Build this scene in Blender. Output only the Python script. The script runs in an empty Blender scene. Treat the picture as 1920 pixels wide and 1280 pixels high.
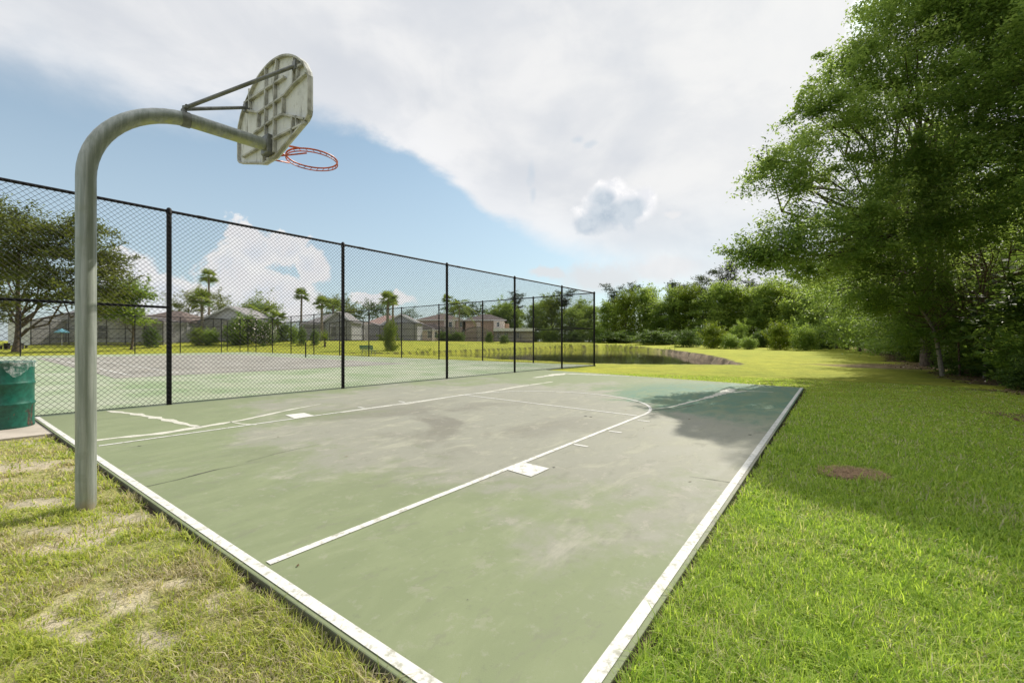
import bpy, math, random
import numpy as np
from mathutils import Vector, Matrix

random.seed(7)
RNG = np.random.default_rng(11)
scene = bpy.context.scene
COL = scene.collection
F = 800.0          # focal length in photo pixels (1920 wide)
CH = 1.2           # eye height

def G(u, v, z=0.0):
    Y = F * (CH - z) / (v - 640.0)
    return ((u - 960.0) / F * Y, Y)

def At(u, v, Y):
    return ((u - 960.0) / F * Y, Y, CH - (v - 640.0) / F * Y)

def sstep(a, b, x):
    t = np.clip((np.asarray(x, float) - a) / (b - a), 0, 1)
    return t * t * (3 - 2 * t)

# ------------------------------------------------------------------ tagging
def tag(o, label=None, cat=None, group=None, kind=None):
    if label: o['label'] = label
    if cat: o['category'] = cat
    if group: o['group'] = group
    if kind: o['kind'] = kind
    return o

def empty(name, loc=(0, 0, 0), rz=0.0, label=None, cat=None, group=None):
    o = bpy.data.objects.new(name, None)
    o.empty_display_size = 0.2
    COL.objects.link(o)
    o.location = loc
    o.rotation_euler = (0, 0, rz)
    return tag(o, label, cat, group)

def np_mesh(name, V, Q, mat, parent=None, T=None, col=None, smooth=False, tint=None):
    """mesh object from numpy arrays: V (n,3), Q (m,4) quads, T (k,3) triangles"""
    me = bpy.data.meshes.new(name)
    V = np.asarray(V, np.float32)
    Q = np.zeros((0, 4), np.int32) if Q is None else np.asarray(Q, np.int32)
    T = np.zeros((0, 3), np.int32) if T is None else np.asarray(T, np.int32)
    me.vertices.add(len(V)); me.vertices.foreach_set('co', V.ravel())
    me.loops.add(Q.size + T.size)
    me.loops.foreach_set('vertex_index', np.concatenate([Q.ravel(), T.ravel()]))
    me.polygons.add(len(Q) + len(T))
    st = np.concatenate([np.arange(len(Q)) * 4, Q.size + np.arange(len(T)) * 3]).astype(np.int32)
    me.polygons.foreach_set('loop_start', st)
    if smooth:
        me.polygons.foreach_set('use_smooth', np.ones(len(Q) + len(T), bool))
    if col is not None:
        a = me.attributes.new('col', 'FLOAT_COLOR', 'POINT')
        c = np.ones((len(V), 4), np.float32); c[:, :3] = col
        a.data.foreach_set('color', c.ravel())
    if tint is not None:
        a = me.attributes.new('tint', 'FLOAT', 'POINT')
        a.data.foreach_set('value', np.asarray(tint, np.float32))
    me.update(calc_edges=True)
    if mat: me.materials.append(mat)
    o = bpy.data.objects.new(name, me)
    COL.objects.link(o)
    if parent: o.parent = parent
    return o

class MB:
    """collects simple solids, then builds ONE mesh object"""
    def __init__(s): s.v = []; s.f = []
    def add(s, vs, fs):
        b = len(s.v)
        s.v += [tuple(p) for p in vs]
        s.f += [tuple(b + i for i in f) for f in fs]
    def box(s, x0, x1, y0, y1, z0, z1):
        s.add([(x0, y0, z0), (x1, y0, z0), (x1, y1, z0), (x0, y1, z0),
               (x0, y0, z1), (x1, y0, z1), (x1, y1, z1), (x0, y1, z1)],
              [(3, 2, 1, 0), (4, 5, 6, 7), (0, 1, 5, 4), (1, 2, 6, 5), (2, 3, 7, 6), (3, 0, 4, 7)])
    def prism(s, poly, z0, z1):
        n = len(poly)
        vs = [(p[0], p[1], z0) for p in poly] + [(p[0], p[1], z1) for p in poly]
        fs = [tuple(range(n - 1, -1, -1)), tuple(range(n, 2 * n))]
        fs += [(i, (i + 1) % n, n + (i + 1) % n, n + i) for i in range(n)]
        s.add(vs, fs)
    def tube(s, pts, radii, sides=8, cap=True):
        pts = [Vector(p) for p in pts]
        if not hasattr(radii, '__len__'): radii = [radii] * len(pts)
        n = len(pts); vs = []; fs = []
        t0 = (pts[1] - pts[0]).normalized()
        ref = Vector((0, 0, 1)) if abs(t0.z) < .9 else Vector((1, 0, 0))
        u = t0.cross(ref).normalized()
        for i, p in enumerate(pts):
            t = (pts[min(i + 1, n - 1)] - pts[max(i - 1, 0)])
            t = t.normalized() if t.length > 1e-9 else t0
            u = (u - t * u.dot(t))
            u = u.normalized() if u.length > 1e-6 else t.orthogonal().normalized()
            w = t.cross(u)
            for k in range(sides):
                a = 2 * math.pi * k / sides
                vs.append(p + (u * math.cos(a) + w * math.sin(a)) * radii[i])
        for i in range(n - 1):
            for k in range(sides):
                k2 = (k + 1) % sides
                fs.append((i * sides + k, i * sides + k2, (i + 1) * sides + k2, (i + 1) * sides + k))
        if cap:
            fs.append(tuple(range(sides - 1, -1, -1)))
            fs.append(tuple((n - 1) * sides + k for k in range(sides)))
        s.add(vs, fs)
    def lathe(s, prof, cx=0, cy=0, sides=48):
        vs = []; fs = []
        for (r, z) in prof:
            for k in range(sides):
                a = 2 * math.pi * k / sides
                vs.append((cx + r * math.cos(a), cy + r * math.sin(a), z))
        for i in range(len(prof) - 1):
            for k in range(sides):
                k2 = (k + 1) % sides
                fs.append((i * sides + k, i * sides + k2, (i + 1) * sides + k2, (i + 1) * sides + k))
        s.add(vs, fs)
    def build(s, name, mat, parent=None, smooth=False, bevel=0.0):
        me = bpy.data.meshes.new(name)
        me.from_pydata([tuple(p) for p in s.v], [], s.f)
        me.update()
        if smooth:
            me.polygons.foreach_set('use_smooth', [True] * len(me.polygons))
            try: me.set_sharp_from_angle(angle=math.radians(40))
            except Exception: pass
        if mat: me.materials.append(mat)
        o = bpy.data.objects.new(name, me)
        COL.objects.link(o)
        if parent: o.parent = parent
        if bevel:
            b = o.modifiers.new('bevel', 'BEVEL'); b.width = bevel; b.segments = 2
            b.limit_method = 'ANGLE'
        return o

def copy_thing(o, parent=None):
    c = o.copy(); COL.objects.link(c)
    if parent: c.parent = parent
    for ch in list(o.children):
        copy_thing(ch, c)
    return c

# ------------------------------------------------------------------ numpy noise
def _hash(ix, iy, seed):
    h = (ix.astype(np.int64) * 374761393 + iy.astype(np.int64) * 668265263 + seed * 1442695041) & 0xffffffff
    h = ((h ^ (h >> 13)) * 1274126177) & 0xffffffff
    return ((h ^ (h >> 16)) & 0xffff) / 65535.0

def vnoise(x, y, seed=0):
    x = np.asarray(x, float); y = np.asarray(y, float)
    ix = np.floor(x); iy = np.floor(y)
    fx = x - ix; fy = y - iy
    fx = fx * fx * (3 - 2 * fx); fy = fy * fy * (3 - 2 * fy)
    a = _hash(ix, iy, seed); b = _hash(ix + 1, iy, seed)
    c = _hash(ix, iy + 1, seed); d = _hash(ix + 1, iy + 1, seed)
    return (a * (1 - fx) + b * fx) * (1 - fy) + (c * (1 - fx) + d * fx) * fy

def fbm(x, y, seed=0, oct=4):
    s = 0; amp = .5; tot = 0
    for i in range(oct):
        s = s + amp * vnoise(x * 2 ** i, y * 2 ** i, seed + i * 17); tot += amp; amp *= .5
    return s / tot

def in_poly(x, y, poly):
    c = np.zeros(np.shape(x), bool); n = len(poly)
    for i in range(n):
        x0, y0 = poly[i]; x1, y1 = poly[(i + 1) % n]
        cond = ((y0 > y) != (y1 > y))
        with np.errstate(divide='ignore', invalid='ignore'):
            xi = (x1 - x0) * (y - y0) / ((y1 - y0) if y1 != y0 else 1e-9) + x0
        c ^= cond & (x < xi)
    return c

def sd_poly(x, y, poly):
    d = np.full(np.shape(x), 1e9); n = len(poly)
    for i in range(n):
        x0, y0 = poly[i]; x1, y1 = poly[(i + 1) % n]
        dx, dy = x1 - x0, y1 - y0
        t = np.clip(((x - x0) * dx + (y - y0) * dy) / (dx * dx + dy * dy), 0, 1)
        d = np.minimum(d, np.hypot(x - x0 - t * dx, y - y0 - t * dy))
    return np.where(in_poly(x, y, poly), -d, d)

# ------------------------------------------------------------------ node helper
class NT:
    def __init__(s, nt): s.nt = nt; s.n = nt.nodes; s.l = nt.links
    def new(s, t, **kw):
        n = s.n.new(t)
        for k, v in kw.items(): setattr(n, k, v)
        return n
    def put(s, sock, val):
        if val is None: return
        if hasattr(val, 'is_output') or isinstance(val, bpy.types.NodeSocket): s.l.new(val, sock)
        else:
            try: sock.default_value = val
            except Exception:
                sock.default_value = (*val, 1.0) if len(val) == 3 else val
    def math(s, op, a, b=None, c=None, clamp=False):
        n = s.new('ShaderNodeMath', operation=op, use_clamp=clamp)
        s.put(n.inputs[0], a); s.put(n.inputs[1], b)
        if c is not None: s.put(n.inputs[2], c)
        return n.outputs[0]
    def add(s, a, b): return s.math('ADD', a, b)
    def sub(s, a, b): return s.math('SUBTRACT', a, b)
    def mul(s, a, b): return s.math('MULTIPLY', a, b)
    def mr(s, v, a, b, c=0.0, d=1.0, smooth=True):
        n = s.new('ShaderNodeMapRange', interpolation_type='SMOOTHSTEP' if smooth else 'LINEAR')
        s.put(n.inputs[0], v); s.put(n.inputs[1], a); s.put(n.inputs[2], b); s.put(n.inputs[3], c); s.put(n.inputs[4], d)
        return n.outputs[0]
    def mix(s, f, a, b, blend='MIX'):
        n = s.new('ShaderNodeMix', data_type='RGBA', blend_type=blend)
        s.put(n.inputs[0], f); s.put(n.inputs[6], a); s.put(n.inputs[7], b)
        return n.outputs[2]
    def noise(s, vec, scale, detail=4.0, rough=.55, dist=0.0):
        n = s.new('ShaderNodeTexNoise')
        if vec is not None: s.l.new(vec, n.inputs['Vector'])
        n.inputs['Scale'].default_value = scale; n.inputs['Detail'].default_value = detail
        n.inputs['Roughness'].default_value = rough; n.inputs['Distortion'].default_value = dist
        return n.outputs['Fac']
    def mapping(s, vec, loc=(0, 0, 0), rot=(0, 0, 0), scale=(1, 1, 1)):
        n = s.new('ShaderNodeMapping'); s.l.new(vec, n.inputs[0])
        n.inputs[1].default_value = loc; n.inputs[2].default_value = rot; n.inputs[3].default_value = scale
        return n.outputs[0]
    def ramp(s, f, stops):
        n = s.new('ShaderNodeValToRGB'); s.put(n.inputs[0], f)
        e = n.color_ramp.elements
        while len(e) < len(stops): e.new(.5)
        for el, (p, c) in zip(e, stops): el.position = p; el.color = (*c, 1) if len(c) == 3 else c
        return n.outputs[0]
    def bump(s, h, strength=.3, dist=.02):
        n = s.new('ShaderNodeBump'); n.inputs['Strength'].default_value = strength
        n.inputs['Distance'].default_value = dist; s.l.new(h, n.inputs['Height'])
        return n.outputs[0]

def new_mat(name):
    m = bpy.data.materials.new(name); m.use_nodes = True
    t = NT(m.node_tree)
    b = t.n['Principled BSDF']
    return m, t, b

def simple(name, c1, c2=None, scale=6.0, rough=.6, metal=0.0, bump=0.0, bscale=40.0, spec=.5, stretch=(1, 1, 1)):
    m, t, b = new_mat(name)
    tc = t.new('ShaderNodeTexCoord').outputs['Object']
    vec = t.mapping(tc, scale=stretch)
    if c2 is None: c2 = tuple(x * .75 for x in c1)
    f = t.noise(vec, scale, 5, .6)
    t.put(b.inputs['Base Color'], t.mix(t.mr(f, .35, .68), c1, c2))
    b.inputs['Roughness'].default_value = rough; b.inputs['Metallic'].default_value = metal
    b.inputs['Specular IOR Level'].default_value = spec
    if bump: t.l.new(t.bump(t.noise(vec, bscale, 4), bump, .01), b.inputs['Normal'])
    return m

def foliage(name, dark, mid, light, trans=.42, rough=.5):
    m, t, b = new_mat(name)
    a = t.new('ShaderNodeAttribute', attribute_name='tint').outputs['Fac']
    oi = t.new('ShaderNodeObjectInfo').outputs['Random']
    f = t.add(a, t.mr(oi, 0, 1, -.12, .12, False))
    c = t.ramp(f, [(0.0, dark), (.5, mid), (1.0, light)])
    t.l.new(c, b.inputs['Base Color']); b.inputs['Roughness'].default_value = rough
    b.inputs['Specular IOR Level'].default_value = .18
    tr = t.new('ShaderNodeBsdfTranslucent')
    t.l.new(t.mix(.5, c, (light[0] * 1.1, light[1] * 1.15, light[2] * .6)), tr.inputs[0])
    ms = t.new('ShaderNodeMixShader'); ms.inputs[0].default_value = trans
    t.l.new(b.outputs[0], ms.inputs[1]); t.l.new(tr.outputs[0], ms.inputs[2])
    t.l.new(ms.outputs[0], t.n['Material Output'].inputs[0])
    return m

# ------------------------------------------------------------------ camera, light
cam = bpy.data.cameras.new('camera'); cam.lens = 15.0; cam.sensor_width = 36.0
cam.clip_start = .05; cam.clip_end = 3000
co = bpy.data.objects.new('camera', cam); COL.objects.link(co)
co.location = (0, 0, CH); co.rotation_euler = (math.radians(90), 0, 0)
scene.camera = co

SUN_AZ, SUN_EL = math.radians(42), math.radians(42)
SD = Vector((math.sin(SUN_AZ) * math.cos(SUN_EL), math.cos(SUN_AZ) * math.cos(SUN_EL), math.sin(SUN_EL)))
sun = bpy.data.lights.new('sun', 'SUN'); sun.energy = 4.9; sun.angle = math.radians(.53); sun.color = (1, .94, .83)
so = bpy.data.objects.new('sun', sun); COL.objects.link(so)
so.location = (20, 20, 40); so.rotation_euler = (-SD).to_track_quat('-Z', 'Y').to_euler()

# ------------------------------------------------------------------ sky
def build_sky():
    w = bpy.data.worlds.new('World'); scene.world = w; w.use_nodes = True
    t = NT(w.node_tree)
    bg = t.n['Background']
    vec = t.new('ShaderNodeTexCoord').outputs['Generated']
    sk = t.new('ShaderNodeTexSky', sky_type='NISHITA')
    sk.sun_disc = False; sk.sun_elevation = SUN_EL; sk.sun_rotation = SUN_AZ
    sk.air_density = 1.0; sk.dust_density = 1.2; sk.ozone_density = 1.6
    sep = t.new('ShaderNodeSeparateXYZ'); t.l.new(vec, sep.inputs[0])
    x, y, z = sep.outputs
    deg = 180 / math.pi
    az = t.mul(t.math('ARCTAN2', x, y), deg)
    el = t.mul(t.math('ARCSINE', z), deg)
    def ae(u, v):
        a = math.atan((u - 960) / F)
        return math.degrees(a), math.degrees(math.atan((640 - v) / F * math.cos(a)))
    nA = t.noise(t.mapping(vec, scale=(2.2, 2.2, 4.0)), 1.6, 7, .58, .35)
    nB = t.noise(vec, 9.0, 6, .6, .2)
    nC = t.noise(t.mapping(vec, rot=(0, 0, .5), scale=(1, 1, 1.8)), 2.6, 4, .5, .5)
    nF = t.noise(vec, 26.0, 5, .6)
    blue = t.mix(.72, t.mul(1.0, 1.0) and sk.outputs[0], sk.outputs[0])
    sc = t.new('ShaderNodeVectorMath', operation='SCALE'); t.l.new(sk.outputs[0], sc.inputs[0]); sc.inputs['Scale'].default_value = SKY
    base = sc.outputs[0]
    # pale humid air low over the horizon
    tn = t.new('ShaderNodeVectorMath', operation='MULTIPLY'); t.l.new(base, tn.inputs[0]); tn.inputs[1].default_value = (.84, 1.0, .92); base = tn.outputs[0]
    base = t.mix(t.mr(el, 40, 2, .08, .6), base, (.50, .57, .64))
    # --- low cumulus behind the houses
    def blobs(lst, amp, warp):
        f = None
        azw = t.add(az, t.mul(t.sub(nB, .5), warp)); elw = t.add(el, t.mul(t.sub(nF, .5), warp * .5))
        for (u, v, ru, rv) in lst:
            a0, e0 = ae(u, v); a1, _ = ae(u + ru, v); _, e1 = ae(u, v - rv)
            dx = t.mul(t.sub(azw, a0), 1 / abs(a1 - a0)); dy = t.mul(t.sub(elw, e0), 1 / abs(e1 - e0))
            d = t.math('SQRT', t.add(t.mul(dx, dx), t.mul(dy, dy)))
            g = t.sub(1.0, d)
            f = g if f is None else t.math('SMOOTH_MAX', f, g, .15)
        return t.add(f, t.mul(t.sub(nB, .5), amp))
    cu = blobs([(455, 432, 42, 26), (480, 470, 60, 45), (540, 470, 50, 34), (575, 447, 16, 12), (590, 500, 34, 40), (430, 500, 60, 60), (500, 560, 130, 60),
                (255, 520, 60, 55), (225, 480, 30, 22), (330, 560, 90, 45), (720, 560, 70, 18), (420, 570, 120, 40)], 1.9, 7.0)
    cu_m = t.mr(cu, .02, .30, 0, .92)
    cu_c = t.mix(t.mr(t.add(cu, t.mul(t.sub(nB, .5), .7)), .25, .95), (.72, .71, .70), (.585, .61, .655))
    cu_c = t.mix(t.mr(nF, .35, .65), cu_c, (.66, .65, .66))
    base = t.mix(cu_m, base, cu_c)
    hz = blobs([(1040, 512, 45, 13), (1140, 520, 110, 32), (1240, 505, 120, 30), (1420, 520, 200, 60)], .9, 5.0)
    base = t.mix(t.mr(hz, -.1, .7, 0, .8), base, (.58, .58, .59))
    # --- the great anvil sheet overhead, its lower edge as elevation over azimuth
    edge = [(-400, 60), (-150, 90), (0, 130), (120, 165), (230, 195), (350, 205), (480, 215), (600, 228), (690, 250), (760, 280), (830, 322), (870, 355),
            (920, 392), (970, 412), (1040, 448), (1100, 480), (1180, 512), (1300, 548), (1450, 575), (1700, 590), (2400, 600), (4000, 610)]
    fc = t.new('ShaderNodeFloatCurve')
    cv = fc.mapping.curves[0]
    pts = []
    for (u, v) in edge:
        a, e = ae(u, v); pts.append((min(max((a + 80) / 160, 0), 1), min(max(e / 60, 0), 1)))
    cv.points[0].location = (0, pts[0][1]); cv.points[1].location = (1, pts[-1][1])
    for p in pts: cv.points.new(*p)
    fc.mapping.update()
    t.l.new(t.mr(az, -80, 80, 0, 1, False), fc.inputs['Value'])
    e0 = t.mul(fc.outputs[0], 60)
    d = t.sub(el, e0)
    soft = t.mr(t.math('ABSOLUTE', t.add(az, 10)), 4, 30, 1.0, 3.6)
    dn = t.add(d, t.add(t.mul(t.sub(nA, .5), 7.0), t.mul(t.sub(nB, .5), 1.6)))
    m = t.mr(t.math('DIVIDE', dn, soft), -.75, 1.1)
    # blue breaks high on the right and thinning at the far left
    gp = blobs([(1632, 12, 50, 60), (1700, 0, 60, 60)], 1.0, 4.0)
    m = t.mul(m, t.mr(gp, -.1, .5, 1.0, .12))
    thin = t.mul(t.mr(az, -34, -50, 0, 1), t.mr(nC, .4, .62))
    m = t.mul(m, t.sub(1.0, t.mul(thin, t.mr(d, 9, 0, 0, .55))))
    mm = t.mul(m, t.mr(el, 3, 20, .62, .97))
    # brightness of the sheet: thick grey folds, bright where the sun is behind it
    vd = t.new('ShaderNodeVectorMath', operation='DOT_PRODUCT'); t.l.new(vec, vd.inputs[0]); vd.inputs[1].default_value = SD
    glow = t.mul(t.mr(vd.outputs['Value'], .66, 1.0), t.mr(t.add(nC, t.mul(t.sub(nB, .5), .6)), .30, .58, .35, 1))
    grey = t.mr(t.add(nC, t.mul(t.sub(nA, .5), .5)), .36, .66)
    ac = t.mix(grey, (.53, .55, .585), (.67, .67, .675))
    ac = t.mix(t.mr(d, 0, 7, .5, 0), ac, (.74, .74, .75))
    ac = t.mix(t.mul(glow, .75), ac, (.69, .685, .675))
    ac = t.mix(t.mul(t.mr(nA, .62, .40), .35), ac, (.51, .53, .57))
    base = t.mix(mm, base, ac)
    # --- small cumulus below the sheet: blue-grey body, bright fringe to the right and above
    sm_l = [(1145, 395, 58, 42), (1185, 390, 40, 36), (1110, 415, 42, 26), (1140, 368, 28, 30), (1200, 383, 24, 30)]
    smw = blobs([(u + 9, v - 7, ru * 1.06, rv * 1.06) for u, v, ru, rv in sm_l], 1.5, 4.0)
    base = t.mix(t.mr(smw, -.06, .42, 0, .95), base, t.mix(t.mr(nF, .35, .62), (.80, .79, .79), (.64, .65, .68)))
    sm = blobs([(u - 6, v + 7, ru * 1.0, rv * .95) for u, v, ru, rv in sm_l], 1.5, 4.0)
    body = t.mr(t.add(sm, t.mul(t.sub(nF, .5), .8)), -.04, .70, 0, .95)
    sc_ = t.mix(t.mr(t.add(nB, t.mul(t.sub(nF, .5), .9)), .33, .68), (.33, .40, .475), (.49, .54, .59))
    base = t.mix(body, base, sc_)
    wi = blobs([(995, 325, 10, 32), (1000, 365, 8, 18), (1085, 262, 14, 9), (1110, 270, 16, 7)], 1.3, 2.5)
    base = t.mix(t.mr(wi, -.1, .9, 0, .40), base, (.40, .48, .56))
    wp = blobs([(1262, 400, 20, 9)], 1.2, 2.5)
    base = t.mix(t.mr(wp, 0, .6, 0, .6), base, (.68, .67, .67))
    up = t.new('ShaderNodeVectorMath', operation='SCALE'); t.l.new(base, up.inputs[0])
    # sky gain added overhead and round the sun, to fill the shade
    k = t.add(t.mr(el, 42, 62, 1.14, 1.85), t.mul(t.mr(vd.outputs['Value'], .989, 1.0), 5.0))
    t.l.new(k, up.inputs['Scale']); t.l.new(up.outputs[0], bg.inputs[0]); bg.inputs[1].default_value = 1.0   # radiance

SKY = .112
build_sky()

# ------------------------------------------------------------------ layout of the courts
A1 = np.array(G(193, 860)); A2 = np.array(G(700, 1195))
dB = (A2 - A1) / np.linalg.norm(A2 - A1)
nB_ = np.array([dB[1], -dB[0]])
if nB_[1] > 0: nB_ = -nB_
R1 = np.array(G(1091, 1280)); R2 = np.array(G(1499, 729))
dR = (R2 - R1) / np.linalg.norm(R2 - R1)
nR = np.array([dR[1], -dR[0]])
if nR[0] < 0: nR = -nR
P1 = np.array(G(317, 758)); C0 = np.array([4.2, 21.8])
dF = (C0 - P1) / np.linalg.norm(C0 - P1)
nF_ = np.array([-dF[1], dF[0]])          # away from the basketball court, over the tennis court
FL_ = np.array(G(1021, 693)); FR_ = np.array(G(1511.5, 727.2))
dFar = (FR_ - FL_) / np.linalg.norm(FR_ - FL_)

def isect(p, d, q, e):
    M = np.array([[d[0], -e[0]], [d[1], -e[1]]])
    s = np.linalg.solve(M, np.asarray(q) - np.asarray(p))
    return np.asarray(p) + s[0] * np.asarray(d)

fence_in = P1 - nF_ * .06
NL = isect(A1 + nB_ * .074, dB, fence_in, dF)
NR = isect(A1 + nB_ * .074, dB, R1 + nR * .080, dR)
FR = isect(R1 + nR * .080, dR, FL_, dFar)
FL = isect(FL_, dFar, fence_in, dF)
SLAB = [tuple(NL), tuple(NR), tuple(FR), tuple(FL)]
S0, S1, WT = -3.5, float(np.dot(C0 - P1, dF)), 43.8
def TS(s, w): return tuple(P1 + dF * s + nF_ * w)
TENNIS = [TS(S0, -.03), TS(S1 + .12, -.03), TS(S1 + .12, WT + .2), TS(S0, WT + .2)]
PAD = [tuple(NL + dF * .0), tuple(G(140, 816, -.04)), tuple(G(0, 826, -.04)), (-9.6, 5.6), (-10.4, 2.6), TS(-7.6, -.03), TS(-1.7, -.03)]
PAD = [tuple(NL), tuple(np.array(G(112, 815, -.05))), tuple(np.array(G(0, 828, -.05))), (-9.8, 4.2), (-10.9, 2.9), TS(-6.6, -.07), TS(-1.8, -.07)]
POND = [(12.6, 23.5), (8.0, 23.4), (4.9, 24.2), (0.2, 29.6), (-4.6, 35.6), (-9.6, 40.2), (-13.5, 42.6), (-18, 45.5), (-18.6, 47.5), (-14, 47.6), (-10, 56), (0, 76), (12, 92), (22, 96), (26, 84),
        (24.5, 66), (18.2, 40), (15.4, 31)]
WATER_Z = -.62

def terrain(x, y):
    x = np.asarray(x, float); y = np.asarray(y, float)
    t = np.clip((x + 20) / 25, 0, 1)
    a = 49 + 21 * t; b = 70 + 52 * t
    u = np.clip((y - a) / (b - a), 0, 1); rise = 1.35 * u * u * (3 - 2 * u) * (1 - .2 * t)
    rr = np.hypot(x, y)
    z = -.045 + rise + (fbm(x * .22, y * .22, 5, 3) - .5) * .10 * sstep(8, 25, rr)
    z = z + (fbm(x * 1.1, y * 1.1, 9, 3) - .5) * .05 * sstep(14, 2, rr)
    fe = .8 * x - .6 * y                               # rises a little inside the forest
    z = z + .5 * sstep(3.5, 16, fe) * sstep(160, 60, rr)
    sd = sd_poly(x, y, POND) + (fbm(x * .9, y * .9, 31, 3) - .5) * .9
    m = sstep(.1, .55, -sd)
    zp = -.50 - .30 * np.clip(-sd / .55, 0, 4)
    z = z * (1 - m) + zp * m
    # keep the soil under slabs
    for poly in (SLAB, TENNIS, PAD):
        s2 = sd_poly(x, y, poly)
        z = np.where(s2 < .35, np.minimum(z, -.03), z)
    return z

def zt(x, y): return float(terrain(np.array([x]), np.array([y]))[0])

# masks shared by soil and blades
bare_spots = [(*G(85, 1195, -.1), .26, .11), (*G(225, 985, -.1), .42, .20), (*G(110, 1040, -.1), .30, .14), (*G(35, 885, -.1), .55, .35),
              (*G(215, 1140, -.1), .16, .09), (*G(295, 1226, -.1), .15, .07), (*G(160, 1225, -.1), .18, .07), (*G(185, 1010, -.1), .45, .12), (*G(330, 1120, -.1), .16, .06),
              (*G(60, 960, -.1), .35, .12)]
def left_mask(x, y):
    return sstep(-.2, .25, (x - A1[0]) * nB_[0] + (y - A1[1]) * nB_[1])
def dirt_mask(x, y):
    L = left_mask(x, y)
    n = fbm(x * 3.3 + y, y * 5.0, 3, 4)
    m = np.zeros(np.shape(x))
    for (cx, cy, ra, rb) in bare_spots:
        d = np.hypot((x - cx) / ra, (y - cy) / rb) * 1.18 + (n - .5) * 2.0
        m = np.maximum(m, sstep(1.1, .6, d))
    m = np.maximum(m, sstep(.60, .72, n) * .8)
    return m * L
def straw_mask(x, y):
    cx, cy = G(1598, 902, -.1)
    n = fbm(x * 6, y * 6, 8, 3)
    return sstep(1.2, .5, np.hypot((x - cx) / .27, (y - cy) / .21) + (n - .5) * 1.7)
def litter_mask(x, y):
    fe = .8 * x - .6 * y
    n = fbm(x * .6, y * .6, 12, 4)
    m = sstep(2.6, 4.2, fe + (n - .5) * 3.4)
    cx, cy = G(1665, 688, -.1)                         # sandy bare strip at the wood's edge
    m2 = sstep(1.2, .5, np.hypot((x - cx) / 3.0, (y - cy) / 2.6) + (n - .5) * 1.2)
    return np.maximum(m, m2 * .9)

# ------------------------------------------------------------------ ground
def build_ground():
    th = np.concatenate([np.linspace(-180, -62, 30, endpoint=False), np.linspace(-62, 62, 560, endpoint=False), np.linspace(62, 180, 31)])
    th = np.radians(th)
    rs = [0.35]
    while rs[-1] < 1500: rs.append(rs[-1] * (1.018 if rs[-1] < 160 else 1.08))
    rs = np.array(rs)
    R, T = np.meshgrid(rs, th, indexing='ij')
    X = R * np.sin(T); Y = R * np.cos(T)
    Z = terrain(X, Y)
    nr, nt_ = R.shape
    V = np.stack([X, Y, Z], -1).reshape(-1, 3)
    i = np.arange(nr - 1)[:, None]; j = np.arange(nt_ - 1)[None, :]
    a = i * nt_ + j
    Q = np.stack([a, a + 1, a + nt_ + 1, a + nt_], -1).reshape(-1, 4)[:, ::-1]
    c0 = len(V)
    V = np.vstack([V, [[0, 0, -.1]]])
    Tt = np.stack([np.arange(nt_ - 1) + 1, np.arange(nt_ - 1), np.full(nt_ - 1, c0)], -1)[:, ::-1]
    x, y = V[:, 0], V[:, 1]
    L = left_mask(x, y)
    n1 = fbm(x * .35, y * .35, 40, 4); n2 = fbm(x * 2.2, y * 2.2, 41, 4)
    far = sstep(5, 16, np.hypot(x, y))
    c = np.array([.15, .21, .035]) * (1 - n1[:, None]) + np.array([.24, .30, .05]) * n1[:, None]
    farc = np.array([.235, .27, .03]) * (1 - n1[:, None]) + np.array([.345, .345, .043]) * n1[:, None]
    c = c * (1 - far[:, None]) + farc * far[:, None]
    c = c * (.8 + .4 * n2[:, None])
    dry = np.array([.36, .30, .17])
    c = c * (1 - .55 * L[:, None]) + dry * .55 * L[:, None]
    dm = dirt_mask(x, y)[:, None]; dm = dm * .85; c = c * (1 - dm) + np.array([.43, .37, .305]) * dm * (.85 + .3 * n2[:, None])
    sm = straw_mask(x, y)[:, None]; c = c * (1 - sm) + np.array([.26, .175, .105]) * sm
    lm = litter_mask(x, y)[:, None]; c = c * (1 - lm) + (np.array([.15, .10, .065]) * (.7 + .6 * n2[:, None])) * lm
    sd = sd_poly(x, y, POND)
    bank = (sstep(.35, -.1, sd + (n2 - .5) * .8) * sstep(3, 9, x) * sstep(82, 60, y))[:, None]
    sand = np.array([.34, .26, .19]) * (.75 + .5 * n2[:, None])
    c = c * (1 - bank) + sand * bank
    lip = (sstep(.30, .05, np.abs(sd + (n2 - .5) * .7)) * .85)[:, None]    # dark eroded roots at the lip
    c = c * (1 - lip) + np.array([.045, .035, .022]) * lip
    m, t, b = new_mat('lawn_soil')
    at = t.new('ShaderNodeAttribute', attribute_name='col').outputs['Color']
    pos = t.new('ShaderNodeNewGeometry').outputs['Position']
    n = t.noise(pos, 9, 6, .7); nn = t.noise(pos, 60, 3, .6); nl = t.noise(pos, .9, 5, .65)
    cc = t.mix(1.0, at, t.ramp(n, [(.25, (.62, .64, .55)), (.75, (1.3, 1.28, 1.25))]), 'MULTIPLY')
    cc = t.mix(1.0, cc, t.ramp(nl, [(.3, (.78, .84, .8)), (.7, (1.18, 1.12, 1.1))]), 'MULTIPLY')
    t.l.new(cc, b.inputs['Base Color']); b.inputs['Roughness'].default_value = .95; b.inputs['Specular IOR Level'].default_value = .15
    t.l.new(t.bump(t.add(n, t.mul(nn, .5)), .7, .05), b.inputs['Normal'])
    o = np_mesh('ground', V, Q, m, T=Tt, col=c, smooth=True)
    tag(o, kind='structure')
build_ground()

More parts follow.
